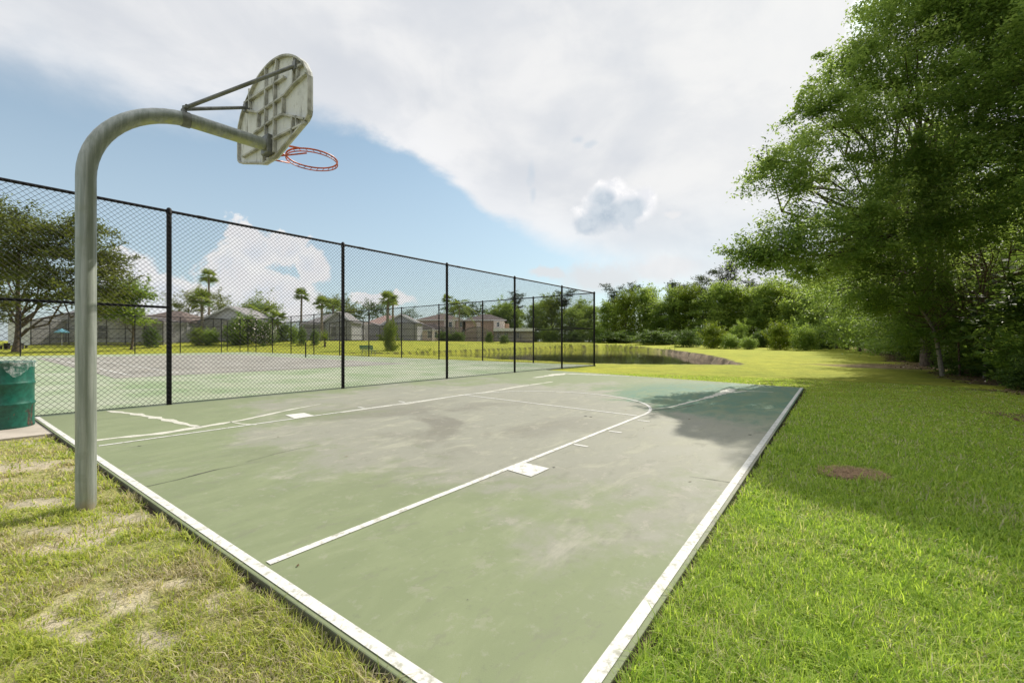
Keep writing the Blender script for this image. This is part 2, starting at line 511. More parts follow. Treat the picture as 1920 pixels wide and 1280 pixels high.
# ------------------------------------------------------------------ pond water
m, t, b = new_mat('pond_water')
pos = t.new('ShaderNodeNewGeometry').outputs['Position']
b.inputs['Base Color'].default_value = (.035, .032, .018, 1); b.inputs['Roughness'].default_value = .06
b.inputs['Specular IOR Level'].default_value = .6
t.l.new(t.bump(t.noise(t.mapping(pos, scale=(1, .35, 1)), 2.2, 3, .5), .10, .05), b.inputs['Normal'])
xs = [p[0] for p in POND]; ys = [p[1] for p in POND]
o = np_mesh('pond_water', [(min(xs) - 2, min(ys) - 2, WATER_Z), (max(xs) + 2, min(ys) - 2, WATER_Z), (max(xs) + 2, max(ys) + 2, WATER_Z), (min(xs) - 2, max(ys) + 2, WATER_Z)], [(0, 1, 2, 3)], m)
tag(o, kind='structure')

# ------------------------------------------------------------------ basketball slab
def court_material():
    m, t, b = new_mat('worn_court_paint')
    pos = t.new('ShaderNodeNewGeometry').outputs['Position']
    nrm = t.new('ShaderNodeNewGeometry').outputs['Normal']
    ang = math.atan2(dF[1], dF[0])
    v = t.mapping(pos, rot=(0, 0, -ang))
    nl = t.noise(v, .55, 5, .6, .6); nm = t.noise(t.mapping(v, scale=(1, 2.4, 1)), 1.5, 6, .68, .8); nf = t.noise(v, 14, 5, .7)
    ns = t.noise(t.mapping(v, scale=(.7, 1.5, 1)), 3.2, 8, .74, .3)
    sp = t.new('ShaderNodeSeparateXYZ'); t.l.new(pos, sp.inputs[0])
    def gauss(cx, cy, r):
        dx = t.mul(t.sub(sp.outputs[0], cx), 1 / r); dy = t.mul(t.sub(sp.outputs[1], cy), 1 / r)
        return t.mr(t.math('SQRT', t.add(t.mul(dx, dx), t.mul(dy, dy))), 1.0, 0.0)
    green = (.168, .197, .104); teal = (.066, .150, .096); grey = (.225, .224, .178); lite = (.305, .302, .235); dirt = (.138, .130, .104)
    worn = t.add(t.mul(gauss(-.2, 8.4, 7.4), .95), t.mul(t.sub(nl, .5), 1.9))
    worn = t.add(worn, t.mul(gauss(1.7, 4.4, 4.2), .45))
    pk = t.noise(v, 3.4, 10, .76, .3)
    worn = t.add(worn, t.mul(t.sub(pk, .5), .95))
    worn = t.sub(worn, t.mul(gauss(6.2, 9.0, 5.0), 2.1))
    worn = t.sub(worn, t.mul(gauss(-4.6, 5.6, 2.6), .35))
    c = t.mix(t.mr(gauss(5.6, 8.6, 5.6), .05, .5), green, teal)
    c = t.mix(t.mr(nm, .38, .66, 0, .6), c, (.212, .242, .138))
    c = t.mix(t.mr(worn, .18, .60), c, grey)
    c = t.mix(t.mul(t.mr(nm, .5, .68, 0, .8), t.mr(worn, .1, .6)), c, lite)
    c = t.mix(t.mul(t.mr(nl, .54, .40, 0, .75), gauss(-1.0, 6.4, 3.8)), c, dirt)
    c = t.mix(t.mul(gauss(3.4, 5.2, 3.2), t.mr(nm, .3, .6, .25, .75)), c, lite)
    c = t.mix(t.mr(ns, .56, .64, 0, .38), c, (.150, .150, .112))
    pe = t.noise(v, 4.2, 10, .78, .2)
    c = t.mix(t.mul(t.mr(pe, .575, .60, 0, .55), t.mr(worn, -.1, .5, .25, 1)), c, (.29, .275, .225))
    c = t.mix(t.mr(ns, .40, .30, 0, .22), c, (.28, .29, .215))
    st = t.noise(v, 1.1, 3, .5); ed = t.math('ABSOLUTE', t.sub(st, .5))
    c = t.mix(t.mul(t.mr(ed, .006, .001), .07), c, (.12, .12, .09))
    c = t.mix(t.mr(nf, .56, .74, 0, .38), c, (.30, .29, .245))
    c = t.mix(t.mr(nf, .42, .26, 0, .42), c, (.12, .13, .09))
    spk = t.noise(v, 90, 2, .5)
    c = t.mix(t.mr(spk, .70, .76, 0, .5), c, (.10, .10, .08))
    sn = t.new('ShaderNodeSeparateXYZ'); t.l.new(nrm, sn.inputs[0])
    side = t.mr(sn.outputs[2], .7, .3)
    c = t.mix(side, c, t.mix(t.noise(pos, 7, 5, .7), (.17, .165, .12), (.05, .055, .03)))  # slab sides: mossy tone, with the shade of the edge put into the colour
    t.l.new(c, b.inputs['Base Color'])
    t.l.new(t.mr(nm, .3, .7, .62, .85), b.inputs['Roughness']); b.inputs['Specular IOR Level'].default_value = .3
    t.l.new(t.bump(t.add(t.noise(v, 160, 3, .7), t.mul(nf, .6)), .18, .004), b.inputs['Normal'])
    return m
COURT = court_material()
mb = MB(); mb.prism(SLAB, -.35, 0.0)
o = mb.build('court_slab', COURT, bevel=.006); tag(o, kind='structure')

def paint(name, c, wear=.5):
    m, t, b = new_mat(name)
    pos = t.new('ShaderNodeNewGeometry').outputs['Position']
    n = t.noise(pos, 16, 6, .75); n2 = t.noise(pos, 2.2, 4, .6)
    f = t.mul(t.mr(n, .50, .63), wear)
    f = t.math('MAXIMUM', f, t.mul(t.mr(n2, .55, .75, 0, .35), wear))
    t.l.new(t.mix(f, c, (.34, .335, .275)), b.inputs['Base Color'])
    b.inputs['Roughness'].default_value = .7; b.inputs['Specular IOR Level'].default_value = .3
    return m
WHITE = paint('white_line_paint', (.56, .555, .525), 1.0)
FADED = paint('faded_filler', (.50, .49, .42), 1.0)

def ribbon(mb, pts, w, z=.004, jitter=0.0, fine=0):
    P = [np.array(p, float) for p in pts]
    if fine:
        Q = []
        for a, b_ in zip(P[:-1], P[1:]):
            k = max(2, int(np.linalg.norm(b_ - a) / fine))
            Q += [a + (b_ - a) * i / k for i in range(k)]
        P = Q + [P[-1]]
    n = len(P); vs = []
    ww = w if hasattr(w, '__len__') else [w] * n
    if fine and hasattr(w, '__len__'):
        ww = np.interp(np.linspace(0, 1, n), np.linspace(0, 1, len(w)), w)
    off = 0.0
    for i in range(n):
        d = P[min(i + 1, n - 1)] - P[max(i - 1, 0)]; d /= np.linalg.norm(d) + 1e-9
        nn = np.array([-d[1], d[0]])
        off = off * .8 + random.uniform(-1, 1) * jitter
        h = ww[i] * .5 * (1 + (random.uniform(-.5, .6) if jitter else 0))
        p = P[i] + nn * off
        vs += [(*(p + nn * h), z), (*(p - nn * h), z)]
    mb.add(vs, [(2 * i, 2 * i + 1, 2 * i + 3, 2 * i + 2) for i in range(n - 1)])

def strip_quad(mb, p, d, n, a, b_, z=.004):
    """strip along d from p (start..end given as two points), offsets a..b along n"""
    pass

mb = MB()
# border lines: inner edge on the measured line, 5 cm wide
inner_corner = isect(A1, dB, R1, dR)
nl_in = isect(A1, dB, fence_in, dF)
mb.add([(*(nl_in), .004), (*(nl_in + nB_ * .052), .004), (*(inner_corner + nB_ * .052 + nR * .0), .004), (*inner_corner, .004)], [(0, 1, 2, 3)])
fr_in = isect(R1, dR, FL_ - np.array([dFar[1], -dFar[0]]) * 0, dFar)
mb.add([(*(inner_corner + dR * .06), .0045), (*(inner_corner + dR * .0 + nR * .056), .0045), (*(fr_in + nR * .056 - dR * .05), .0045), (*(fr_in - dR * .05), .0045)], [(0, 1, 2, 3)])
# far end line, thin
nfar = np.array([-dFar[1], dFar[0]]); nfar = nfar if nfar[1] < 0 else -nfar
q0 = FL_ + dFar * 2.2 + nfar * .05; q1 = FR + nfar * .05 - dFar * .12
mb.add([(*q0, .004), (*(q0 + nfar * .045), .004), (*(q1 + nfar * .045), .004), (*q1, .004)], [(0, 1, 2, 3)])
# lane
RL0 = np.array(G(503, 1056)); RL1 = np.array(G(1200, 780))
LL0 = np.array(G(185, 836)); LL1 = np.array(G(870, 740.2))
def seg(p, q, w): ribbon(mb, [p, q], w)
seg(RL0, RL1, .055); seg(LL0, LL1, .05)
dl = (LL1 - RL1); seg(RL1 + dl * .012, LL1 - dl * .008, .045)
cen = (RL1 + LL1) / 2; rad = np.linalg.norm(dl) / 2 + .0; ex = dl / np.linalg.norm(dl)
ey = np.array([ex[1], -ex[0]]); ey = ey if ey[1] > 0 else -ey
arc = [cen + ex * rad * math.cos(a) + ey * rad * .98 * math.sin(a) for a in np.linspace(0, math.pi, 60)]
ribbon(mb, arc, .05, z=.0046)
# blocks and hash marks
def quad_px(pts, z=.005): mb.add([(*G(u, v), z) for u, v in pts], [(0, 1, 2, 3)])
quad_px([(951, 881), (996, 894), (1030, 878.5), (986, 868)])
quad_px([(535, 778), (553, 785), (590, 779.5), (570, 774)])
ldir = (RL1 - RL0) / np.linalg.norm(RL1 - RL0); lout = np.array([ldir[1], -ldir[0]])
for (u, v) in ((1073, 832.5), (1139, 807.5), (1193, 787.5)):
    p = np.array(G(u, v)); seg(p + lout * .02, p + lout * .20, .045)
for (u, v) in ((684, 765), (760, 754)):
    p = np.array(G(u, v)); seg(p - lout * .02, p - lout * .20, .05)
o = mb.build('court_lines', WHITE); tag(o, kind='structure')

# pale filler smeared over the cracks
mb = MB()
def crack_px(pts, w, jit=.010): ribbon(mb, [G(u, v) for u, v in pts], w, z=.0025, jitter=jit, fine=.12)
crack_px([(150, 829), (220, 820), (300, 812), (370, 801), (450, 788), (520, 773), (600, 757)], [.10, .13, .10, .09, .06, .04])
crack_px([(205, 770), (250, 775), (300, 784), (345, 794), (372, 800)], [.10, .10, .12, .09, .05])
crack_px([(870, 740), (920, 734), (970, 725), (1037, 715.5)], [.07, .09, .10, .06])
crack_px([(640, 773), (700, 764), (760, 757), (870, 740)], [.05, .08, .07, .07])
crack_px([(1212, 769), (1260, 762), (1320, 747), (1352, 737), (1372, 729)], [.03, .05, .09, .16, .22])
crack_px([(1000, 708), (1060, 700), (1110, 702), (1180, 705)], [.22, .34, .2, .1], .02)
crack_px([(1360, 737), (1400, 733), (1450, 735)], [.05, .08, .03])
crack_px([(430, 790), (455, 794), (482, 796)], [.03, .035, .03])
o = mb.build('crack_filler', FADED); tag(o, kind='structure')
DARK = simple('crack_dark', (.055, .055, .045), (.11, .11, .085), 20, .9)  # dark tone of the cracks and small spots
mb = MB()
def dark_px(pts, w, jit=.004): ribbon(mb, [G(u, v) for u, v in pts], w, z=.0032, jitter=jit, fine=.05)
dark_px([(262, 915), (330, 900), (402, 881), (450, 872)], [.006, .012, .014, .003])
dark_px([(460, 866), (520, 850), (600, 832)], [.004, .006, .002])
dark_px([(1292, 893), (1340, 899), (1392, 909)], [.004, .007, .006])
dark_px([(1215, 770), (1280, 764), (1330, 752)], [.02, .02, .006])
for (u, v, r) in ((262, 836, .022), (1098, 780, .03), (1108, 781.5, .03), (1038, 876, .014), (355, 893, .012), (1406, 815, .025), (877, 1124, .004)):
    x, y = G(u, v)
    mb.add([(x + r * math.cos(a) * random.uniform(.6, 1.1), y + r * math.sin(a) * random.uniform(.6, 1.1), .0034) for a in np.linspace(0, 6.28, 8)[:-1]], [tuple(range(7))])
o = mb.build('court_cracks', DARK); tag(o, kind='structure')

# dark soil trench against the slab edges
SOIL = simple('dark_soil', (.035, .027, .018), (.075, .058, .038), 25, 1.0, bump=.5, spec=.1)
def soil_strip(name, p, q, n, w0, w1):
    k = int(np.linalg.norm(q - p) / .04); vs = []
    for i in range(k + 1):
        a = p + (q - p) * i / k
        w = w0 + (w1 - w0) * (.5 + 1.6 * (fbm(np.array([i * .16]), np.array([w0 * 50]), 3, 3)[0] - .5))
        zz = float(terrain(np.array([a[0] + n[0] * .1]), np.array([a[1] + n[1] * .1]))[0])
        vs += [(*(a - n * .02), zz + .005), (*(a + n * max(w, .01)), zz + .012)]
    fs = [(2 * i, 2 * i + 2, 2 * i + 3, 2 * i + 1) for i in range(k)]
    o = np_mesh(name, vs, fs, SOIL); tag(o, kind='structure')
soil_strip('soil_edge', NR, FR, nR, .015, .055)
soil_strip('soil_edge', NL + dB * .6, NR, nB_, .01, .06)

# concrete pad with the trash barrel
CONC = simple('pale_concrete', (.42, .37, .31), (.33, .29, .24), 3.0, .85, bump=.25, bscale=120)
mb = MB(); mb.prism(PAD, -.3, -.018)
o = mb.build('concrete_pad', CONC); tag(o, kind='structure')

# ------------------------------------------------------------------ tennis court
def tennis_material():
    m, t, b = new_mat('tennis_paint')
    pos = t.new('ShaderNodeNewGeometry').outputs['Position']
    v = t.mapping(pos, rot=(0, 0, -math.atan2(dF[1], dF[0])))
    n = t.noise(v, .5, 5, .6, .5); nm = t.noise(t.mapping(v, scale=(1, .3, 1)), 1.6, 5, .65)
    c = t.mix(t.mr(n, .35, .65), (.205, .265, .150), (.31, .335, .25))
    c = t.mix(t.mr(nm, .45, .7, 0, .6), c, (.34, .35, .26))
    t.l.new(c, b.inputs['Base Color']); b.inputs['Roughness'].default_value = .85; b.inputs['Specular IOR Level'].default_value = .2
    return m
mb = MB(); mb.prism(TENNIS, -.35, -.012)
o = mb.build('tennis_slab', tennis_material()); tag(o, kind='structure')
m, t, b = new_mat('tennis_grey')
pos = t.new('ShaderNodeNewGeometry').outputs['Position']
v = t.mapping(pos, rot=(0, 0, -math.atan2(dF[1], dF[0])))
n = t.noise(v, .6, 5, .6, .5); nm = t.noise(t.mapping(v, scale=(1, .25, 1)), 2.0, 5, .65)
c = t.mix(t.mr(n, .35, .65), (.205, .196, .172), (.285, .275, .245)); c = t.mix(t.mr(nm, .5, .72, 0, .6), c, (.36, .33, .28))
t.l.new(c, b.inputs['Base Color']); b.inputs['Roughness'].default_value = .85; b.inputs['Specular IOR Level'].default_value = .2
mb = MB(); q = [TS(.6, 8.6), TS(12.6, 8.6), TS(12.6, 36.0), TS(.6, 36.0)]
mb.add([(*p, -.006) for p in q], [(0, 1, 2, 3)])
o = mb.build('tennis_play_area', m); tag(o, kind='structure')
mb = MB()
def tline(a, b_, w=.07): ribbon(mb, [TS(*a), TS(*b_)], w, z=.0)
tline((1.2, 10), (12.2, 10), .1); tline((1.2, 33.8), (12.2, 33.8), .1)
for s_ in (1.2, 12.2): tline((s_, 10.05), (s_, 33.75))
for s_ in (2.6, 10.8): tline((s_, 10.06), (s_, 33.74))
tline((2.64, 15.5), (10.76, 15.5)); tline((2.64, 28.3), (10.76, 28.3)); tline((6.7, 15.54), (6.7, 28.26))
o = mb.build('tennis_lines', WHITE); tag(o, kind='structure')

# ------------------------------------------------------------------ chain link fences
BLACK = simple('black_vinyl_steel', (.007, .007, .008), (.012, .012, .013), 12, .6, spec=.18)
WIRE = simple('black_vinyl_wire', (.008, .008, .009), None, 5, .6, spec=.2)
FH = 3.70
def ribbon_wires(mb, length, z0, z1, r, pitch=.085):
    H = z1 - z0
    def wire(x0, za, x1, zb, off):
        d = math.hypot(x1 - x0, zb - za)
        if d < .03: return
        nx, nz = -(zb - za) / d * r, (x1 - x0) / d * r
        mb.add([(x0 + nx, off, za + nz), (x0 - nx * .5, off - r * .87, za - nz * .5), (x0 - nx * .5, off + r * .87, za - nz * .5),
                (x1 + nx, off, zb + nz), (x1 - nx * .5, off - r * .87, zb - nz * .5), (x1 - nx * .5, off + r * .87, zb - nz * .5)],
               [(0, 1, 4, 3), (1, 2, 5, 4), (2, 0, 3, 5)])
    k = int(math.ceil((length + H) / pitch))
    for i in range(k + 1):
        s = -H + i * pitch
        a, b_ = max(s, 0), min(s + H, length)
        if b_ > a: wire(a, z0 + (a - s), b_, z0 + (b_ - s), .0025)
        a, b_ = max(s, 0), min(s + H, length)
        if b_ > a: wire(a, z1 - (a - s), b_, z1 - (b_ - s), -.0025)

def fence(p, q, posts, label, brace=(), r_wire=.0035, zbase=-.012, post_r=.041, rail_r=.027, grp='fences round the tennis court', low=0.0):
    p = np.array(p); q = np.array(q); L = float(np.linalg.norm(q - p)); d = (q - p) / L
    root = empty('chain_link_fence', (p[0], p[1], zbase), math.atan2(d[1], d[0]), label, 'fence', grp)
    for i, s in enumerate(posts):
        mb = MB(); rr = post_r * (1.12 if i in (0, len(posts) - 1) else 1)
        mb.tube([(s, .0, -.25), (s, .0, FH + .0)], rr, 14)
        mb.lathe([(rr + .008, FH - .06), (rr + .008, FH + .01), (rr * .75, FH + .05), (0.001, FH + .065)], s, 0, 14)
        for zz in np.arange(.35, FH - .1, .38):
            mb.tube([(s + (rr + .004) * math.cos(a), (rr + .004) * math.sin(a), zz) for a in np.linspace(math.pi * .9, math.pi * 2.1, 9)], .005, 5)
        mb.build('post', BLACK, root, smooth=True)
    y = -post_r - .012
    mb = MB(); mb.tube([(0, 0, FH - .01), (L, 0, FH - .01)], rail_r, 10)
    for s in posts[1:-1]: mb.tube([(s + .45, 0, FH - .01), (s + .6, 0, FH - .01)], rail_r + .005, 10)
    mb.build('top_rail', BLACK, root, smooth=True)
    for (a, b_) in brace:
        mb = MB(); mb.tube([(a, 0, 1.86), (b_, 0, 1.86)], rail_r * .9, 10); mb.build('brace_rail', BLACK, root, smooth=True)
    mb = MB(); ribbon_wires(mb, L, .03, FH - .02, r_wire)
    w = mb.build('wire_mesh', WIRE, root); w.location = (0, y, 0)
    mb = MB(); mb.tube([(0, y, .035), (L, y, .035)], .006, 6); mb.build('tension_wire', BLACK, root)
    return root
near_posts = [S0, 0.0, 3.5, 6.95, 10.45, 13.95, S1]
near_u = [(317, 758), (643, 728), (838, 710), (965, 698), (1053.5, 690)]
sp = [float(np.dot(np.array(G(u, v)) - P1, dF)) for u, v in near_u]
def s_at_u(u):
    k = (u - 960) / F
    return float((k * P1[1] - P1[0]) / (dF[0] - k * dF[1]))
near_posts = [S0] + [s_at_u(u) for u, _ in near_u] + [S1]
pL = TS(S0, 0)
fence(pL, C0, [s - S0 for s in near_posts], 'tall black chain link fence running beside the basketball court, nearest fence', brace=[(0, -S0), (near_posts[-2] - S0, S1 - S0)], r_wire=.0031)
C1 = TS(S1, WT)
def w_at_u(u):
    k = (u - 960) / F
    return float((k * C0[1] - C0[0]) / (nF_[0] - k * nF_[1]))
bp = [.12] + [w_at_u(u) for u in (1000, 905, 823, 753, 691.7, 637, 588.6, 545.7, 511, 480, 450, 426)]
fence(np.array(C0) , C1, [0.0] + bp[1:] + [WT], 'black chain link fence between the tennis court and the pond, behind the near fence', brace=[(0, bp[1])], r_wire=.0022, post_r=.042)
dE = -dF
def e_at_u(u):
    k = (u - 960) / F
    return float((k * C1[1] - C1[0]) / (dE[0] - k * dE[1]))
LE = S1 - S0
ep = [0.0] + [s for s in (e_at_u(415), e_at_u(338), e_at_u(253), e_at_u(150), e_at_u(38)) if 0 < s < LE] + [LE]
fence(C1, TS(S0, WT), sorted(ep), 'distant black chain link fence at the end of the tennis court, before the houses', r_wire=.0022, post_r=.042)

# net post left standing without a net
x, y = TS(13.6, 22.5)
r = empty('net_post', (x, y, -.012), 0, 'short dark steel net post standing alone on the tennis court edge', 'net post')
mb = MB(); mb.tube([(0, 0, -.2), (0, 0, 1.06)], .045, 12); mb.build('post', BLACK, r, smooth=True)
mb = MB(); mb.lathe([(.05, 1.06), (.05, 1.09), (.02, 1.11), (.001, 1.115)], 0, 0, 12); mb.build('cap', BLACK, r, smooth=True)

# ------------------------------------------------------------------ basketball goal
def galvanised():
    m, t, b = new_mat('weathered_galvanised')
    pos = t.new('ShaderNodeNewGeometry').outputs['Position']; nr = t.new('ShaderNodeNewGeometry').outputs['Normal']
    st = t.noise(t.mapping(pos, scale=(22, 22, .9)), 1.6, 5, .7); n = t.noise(pos, 7, 5, .65)
    c = t.mix(t.mr(st, .35, .68), (.225, .25, .22), (.37, .39, .365)); c = t.mix(t.mr(n, .5, .72, 0, .55), c, (.24, .27, .205))
    sn = t.new('ShaderNodeSeparateXYZ'); t.l.new(nr, sn.inputs[0]); sp_ = t.new('ShaderNodeSeparateXYZ'); t.l.new(pos, sp_.inputs[0])
    alg = t.mul(t.mul(t.mr(sn.outputs[2], -.25, -.8), t.mr(t.noise(pos, 11, 5, .7), .38, .58)), t.mr(sp_.outputs[2], 2.7, 3.0))
    c = t.mix(t.mul(alg, .85), c, (.42, .44, .20))
    c = t.mix(t.mul(t.mr(sp_.outputs[2], .18, -.1), t.mr(n, .35, .6)), c, (.33, .27, .20))
    t.l.new(c, b.inputs['Base Color']); b.inputs['Metallic'].default_value = .35
    t.l.new(t.mr(n, .3, .7, .38, .58), b.inputs['Roughness'])
    t.l.new(t.bump(st, .08, .004), b.inputs['Normal'])
    return m
GALV = galvanised()
def cast_white():
    m, t, b = new_mat('weathered_cast_board')
    pos = t.new('ShaderNodeNewGeometry').outputs['Position']
    n = t.noise(pos, 5, 6, .7, .4); n2 = t.noise(t.mapping(pos, scale=(9, 9, 1.6)), 1.5, 5, .7)
    c = t.mix(t.mr(n, .4, .7), (.64, .65, .63), (.50, .51, .48)); c = t.mix(t.mr(n2, .56, .70, 0, .8), c, (.14, .135, .10))
    c = t.mix(t.mr(t.noise(pos, 18, 4, .7), .60, .72, 0, .7), c, (.36, .36, .30))
    t.l.new(c, b.inputs['Base Color']); b.inputs['Roughness'].default_value = .7
    return m
BOARD = cast_white()
RIB = simple('dirty_rib', (.50, .50, .46), (.24, .24, .20), 9, .75)
STRUT = simple('weathered_strut', (.22, .225, .215), (.13, .135, .12), 14, .5, metal=.4)
ORANGE = simple('orange_rim_paint', (.55, .105, .03), (.26, .055, .025), 18, .5)
px_, py_ = -3.165, 3.17
hoop = empty('basketball_goal', (px_, py_, -.1), math.atan2(dF[1], dF[0]), 'grey galvanised gooseneck basketball goal with fan backboard, standing in worn grass', 'basketball goal')
# local frame: x along the arm, y to the left, z up (ground 0 => world z -.1)
ZG = .1
mb = MB(); pts = [(0, 0, -.3), (0, 0, .5), (0, 0, 1.2), (0, 0, 2.0), (0, 0, 2.42 + ZG)]
Rb = .68
for a in np.linspace(0, math.pi / 2, 16)[1:]:
    pts.append((Rb * (1 - math.cos(a)), 0, 2.42 + ZG + Rb * math.sin(a)))
pts += [(.95, 0, 3.105 + ZG), (1.24, 0, 3.11 + ZG)]
mb.tube(pts, .0585, 24); mb.build('pole', GALV, hoop, smooth=True)
mb = MB(); mb.tube([(.575, 0, 3.092 + ZG), (.635, 0, 3.096 + ZG)], .064, 20); mb.tube([(.60, .0, 3.15 + ZG), (.60, 0, 3.205 + ZG)], .018, 8); mb.tube([(.6, -.06, 3.19 + ZG), (.6, .06, 3.19 + ZG)], .014, 8)
mb.build('clamp', STRUT, hoop, smooth=True)
XB = 1.30
for sgn in (1, -1):
    mb = MB(); mb.tube([(.605, .02 * sgn, 3.19 + ZG), (XB - .03, .555 * sgn, 3.67 + ZG)], .0165, 10)
    mb.box(XB - .045, XB - .005, .555 * sgn - .03, .555 * sgn + .03, 3.63 + ZG, 3.71 + ZG)
    mb.build('brace', STRUT, hoop, smooth=True)
# fan outline in (a: to the right, z)
half = [(.13, 2.965), (.30, 3.015), (.735, 3.13), (.78, 3.165), (.79, 3.20), (.79, 3.50), (.775, 3.545)]
outl = [(-a, z) for a, z in half[::-1]] + half
arcpts = []
for a in np.linspace(.70, -.70, 22):
    arcpts.append((a, 3.925 - 1.03 + math.sqrt(1.03 ** 2 - a * a) - .0))
outl = half + arcpts + [(-a, z) for a, z in half[::-1]]
bb = MB(); n = len(outl)
vs = [(XB, -a, z + ZG) for a, z in outl] + [(XB + .014, -a, z + ZG) for a, z in outl]
bb.add(vs, [tuple(range(n)), tuple(range(2 * n - 1, n - 1, -1))] + [(i, n + i, n + (i + 1) % n, (i + 1) % n) for i in range(n)])
board = bb.build('backboard', BOARD, hoop)
fl = MB(); vs = []
ca, cz = 0, 3.45
for a, z in outl:
    k = 1 - .018 / max(math.hypot(a - ca, z - cz), .1)
    ai, zi = ca + (a - ca) * k, cz + (z - cz) * k
    vs += [(XB - .001, -a, z + ZG), (XB - .03, -a, z + ZG), (XB - .03, -ai, zi + ZG), (XB - .001, -ai, zi + ZG)]
fs = []
for i in range(n):
    j = (i + 1) % n
    for k in range(4): fs.append((4 * i + k, 4 * j + k, 4 * j + (k + 1) % 4, 4 * i + (k + 1) % 4))
fl.add(vs, fs); fl.build('flange', RIB, board)
def bpx(u, v):
    k = (u - 960) / F
    X0 = px_ + dF[0] * XB; Y0 = py_ + dF[1] * XB; ex_, ey_ = dF[1], -dF[0]
    a = (k * Y0 - X0) / (ex_ - k * ey_)
    Y = Y0 + a * ey_
    return a, CH + (640 - v) / F * Y
def crop(x, y): return bpx(440 + x / 5.333, 90 + y / 5.333)
ribs = [[(170, 420), (170, 610)], [(330, 205), (330, 905)], [(445, 130), (420, 380), (415, 1050)], [(505, 515), (505, 675)], [(612, 115), (610, 370)], [(652, 150), (648, 330)],
        [(258, 655), (258, 800)], [(600, 700), (597, 880)], [(640, 690), (645, 790)],
        [(120, 560), (175, 525), (330, 420), (430, 360), (520, 300)], [(130, 632), (265, 655), (330, 610), (415, 555), (520, 480), (610, 375), (735, 265)],
        [(215, 865), (330, 778), (415, 715), (500, 673), (720, 718)], [(100, 1095), (215, 1030), (330, 955), (430, 905), (600, 822), (735, 755)], [(640, 205), (705, 175)], [(310, 1030), (310, 1155)]]
for pl in ribs:
    mb = MB(); P = [crop(*p) for p in pl]
    for (a0, z0), (a1, z1) in zip(P[:-1], P[1:]):
        L = math.hypot(a1 - a0, z1 - z0); tx, tz = (a1 - a0) / L, (z1 - z0) / L; nx, nz = -tz * .009, tx * .009
        vs = []
        for xx in (XB - .002, XB - .031):
            for (aa, zz) in ((a0 - nx, z0 - nz), (a1 - nx, z1 - nz), (a1 + nx, z1 + nz), (a0 + nx, z0 + nz)):
                vs.append((xx, -aa, zz + ZG))
        mb.add(vs, [(0, 1, 2, 3), (7, 6, 5, 4), (0, 4, 5, 1), (1, 5, 6, 2), (2, 6, 7, 3), (3, 7, 4, 0)])
    mb.build('rib', RIB, board)
mb = MB(); mb.box(XB - .07, XB - .003, -.075, .075, 3.02 + ZG, 3.20 + ZG); mb.build('mounting_plate', STRUT, hoop, bevel=.008)
rim = MB(); RZ = 3.13 + ZG; RR = .245; RX = XB + .02 + .14 + RR
for dz in (0, -.03):
    rim.tube([(RX + (RR - dz * .1) * math.cos(a), (RR - dz * .1) * math.sin(a), RZ + dz) for a in np.linspace(0, 2 * math.pi, 49)], .0085 if dz == 0 else .006, 8, cap=False)
for a in np.linspace(.3, 2 * math.pi + .3, 25)[:-1]:
    rim.tube([(RX + RR * math.cos(a), RR * math.sin(a), RZ), (RX + RR * math.cos(a + .13), RR * math.sin(a + .13), RZ - .03)], .003, 5)
rim_o = rim.build('rim', ORANGE, hoop, smooth=True)
mb = MB(); mb.box(XB + .015, XB + .03, -.10, .10, RZ - .13, RZ + .03)
for sy in (-1, 1):
    mb.tube([(XB + .025, .07 * sy, RZ), (RX - RR * .80, .145 * sy, RZ)], .010, 8)
    mb.tube([(XB + .025, .06 * sy, RZ - .12), (RX - RR * .62, .19 * sy, RZ - .045)], .008, 8)
mb.build('bracket', ORANGE, rim_o, smooth=True)

# ------------------------------------------------------------------ trash barrel
def barrel_paint():
    m, t, b = new_mat('chipped_green_enamel')
    tc = t.new('ShaderNodeTexCoord').outputs['Object']
    n = t.noise(t.mapping(tc, scale=(1, 1, .45)), 5.5, 5, .6, .8); n2 = t.noise(tc, 22, 4, .6)
    c = t.mix(t.mr(n2, .35, .65), (.004, .070, .048), (.008, .108, .075))
    sp_ = t.new('ShaderNodeSeparateXYZ'); t.l.new(tc, sp_.inputs[0])
    low = t.mr(sp_.outputs[2], .75, .1, .0, .13)
    chip = t.mr(t.add(n, low), .775, .79)
    c = t.mix(chip, c, t.mix(t.mr(n2, .45, .6), (.035, .03, .03), (.12, .055, .035)))
    t.l.new(c, b.inputs['Base Color']); b.inputs['Roughness'].default_value = .38; b.inputs['Specular IOR Level'].default_value = .5
    t.l.new(t.bump(n2, .08, .01), b.inputs['Normal'])
    return m
bx_, by_ = -7.22, 6.07
bar = empty('trash_barrel', (bx_, by_, -.018), .4, 'chipped green steel drum trash barrel with a clear bag over its rim, on concrete', 'trash barrel')
prof = [(.001, .015), (.27, .015), (.285, 0), (.292, .02), (.288, .05)]
def rib_at(z): return [(.288, z - .03), (.297, z - .012), (.300, z), (.297, z + .012), (.288, z + .03)]
prof += rib_at(.335) + rib_at(.625) + [(.288, .87), (.290, .90), (.299, .912), (.301, .925), (.292, .935), (.282, .925), (.280, .5), (.27, .06), (.001, .05)]
mb = MB(); mb.lathe(prof, 0, 0, 64); mb.build('drum', barrel_paint(), bar, smooth=True)
m, t, b = new_mat('clear_bag')
tc = t.new('ShaderNodeTexCoord').outputs['Object']
b.inputs['Base Color'].default_value = (.72, .74, .74, 1); b.inputs['Roughness'].default_value = .25
tp = t.new('ShaderNodeBsdfTransparent'); ms = t.new('ShaderNodeMixShader')
t.l.new(t.mr(t.noise(tc, 14, 4, .6, 1.0), .42, .7, .04, .42), ms.inputs[0]); t.l.new(tp.outputs[0], ms.inputs[1]); t.l.new(b.outputs[0], ms.inputs[2])
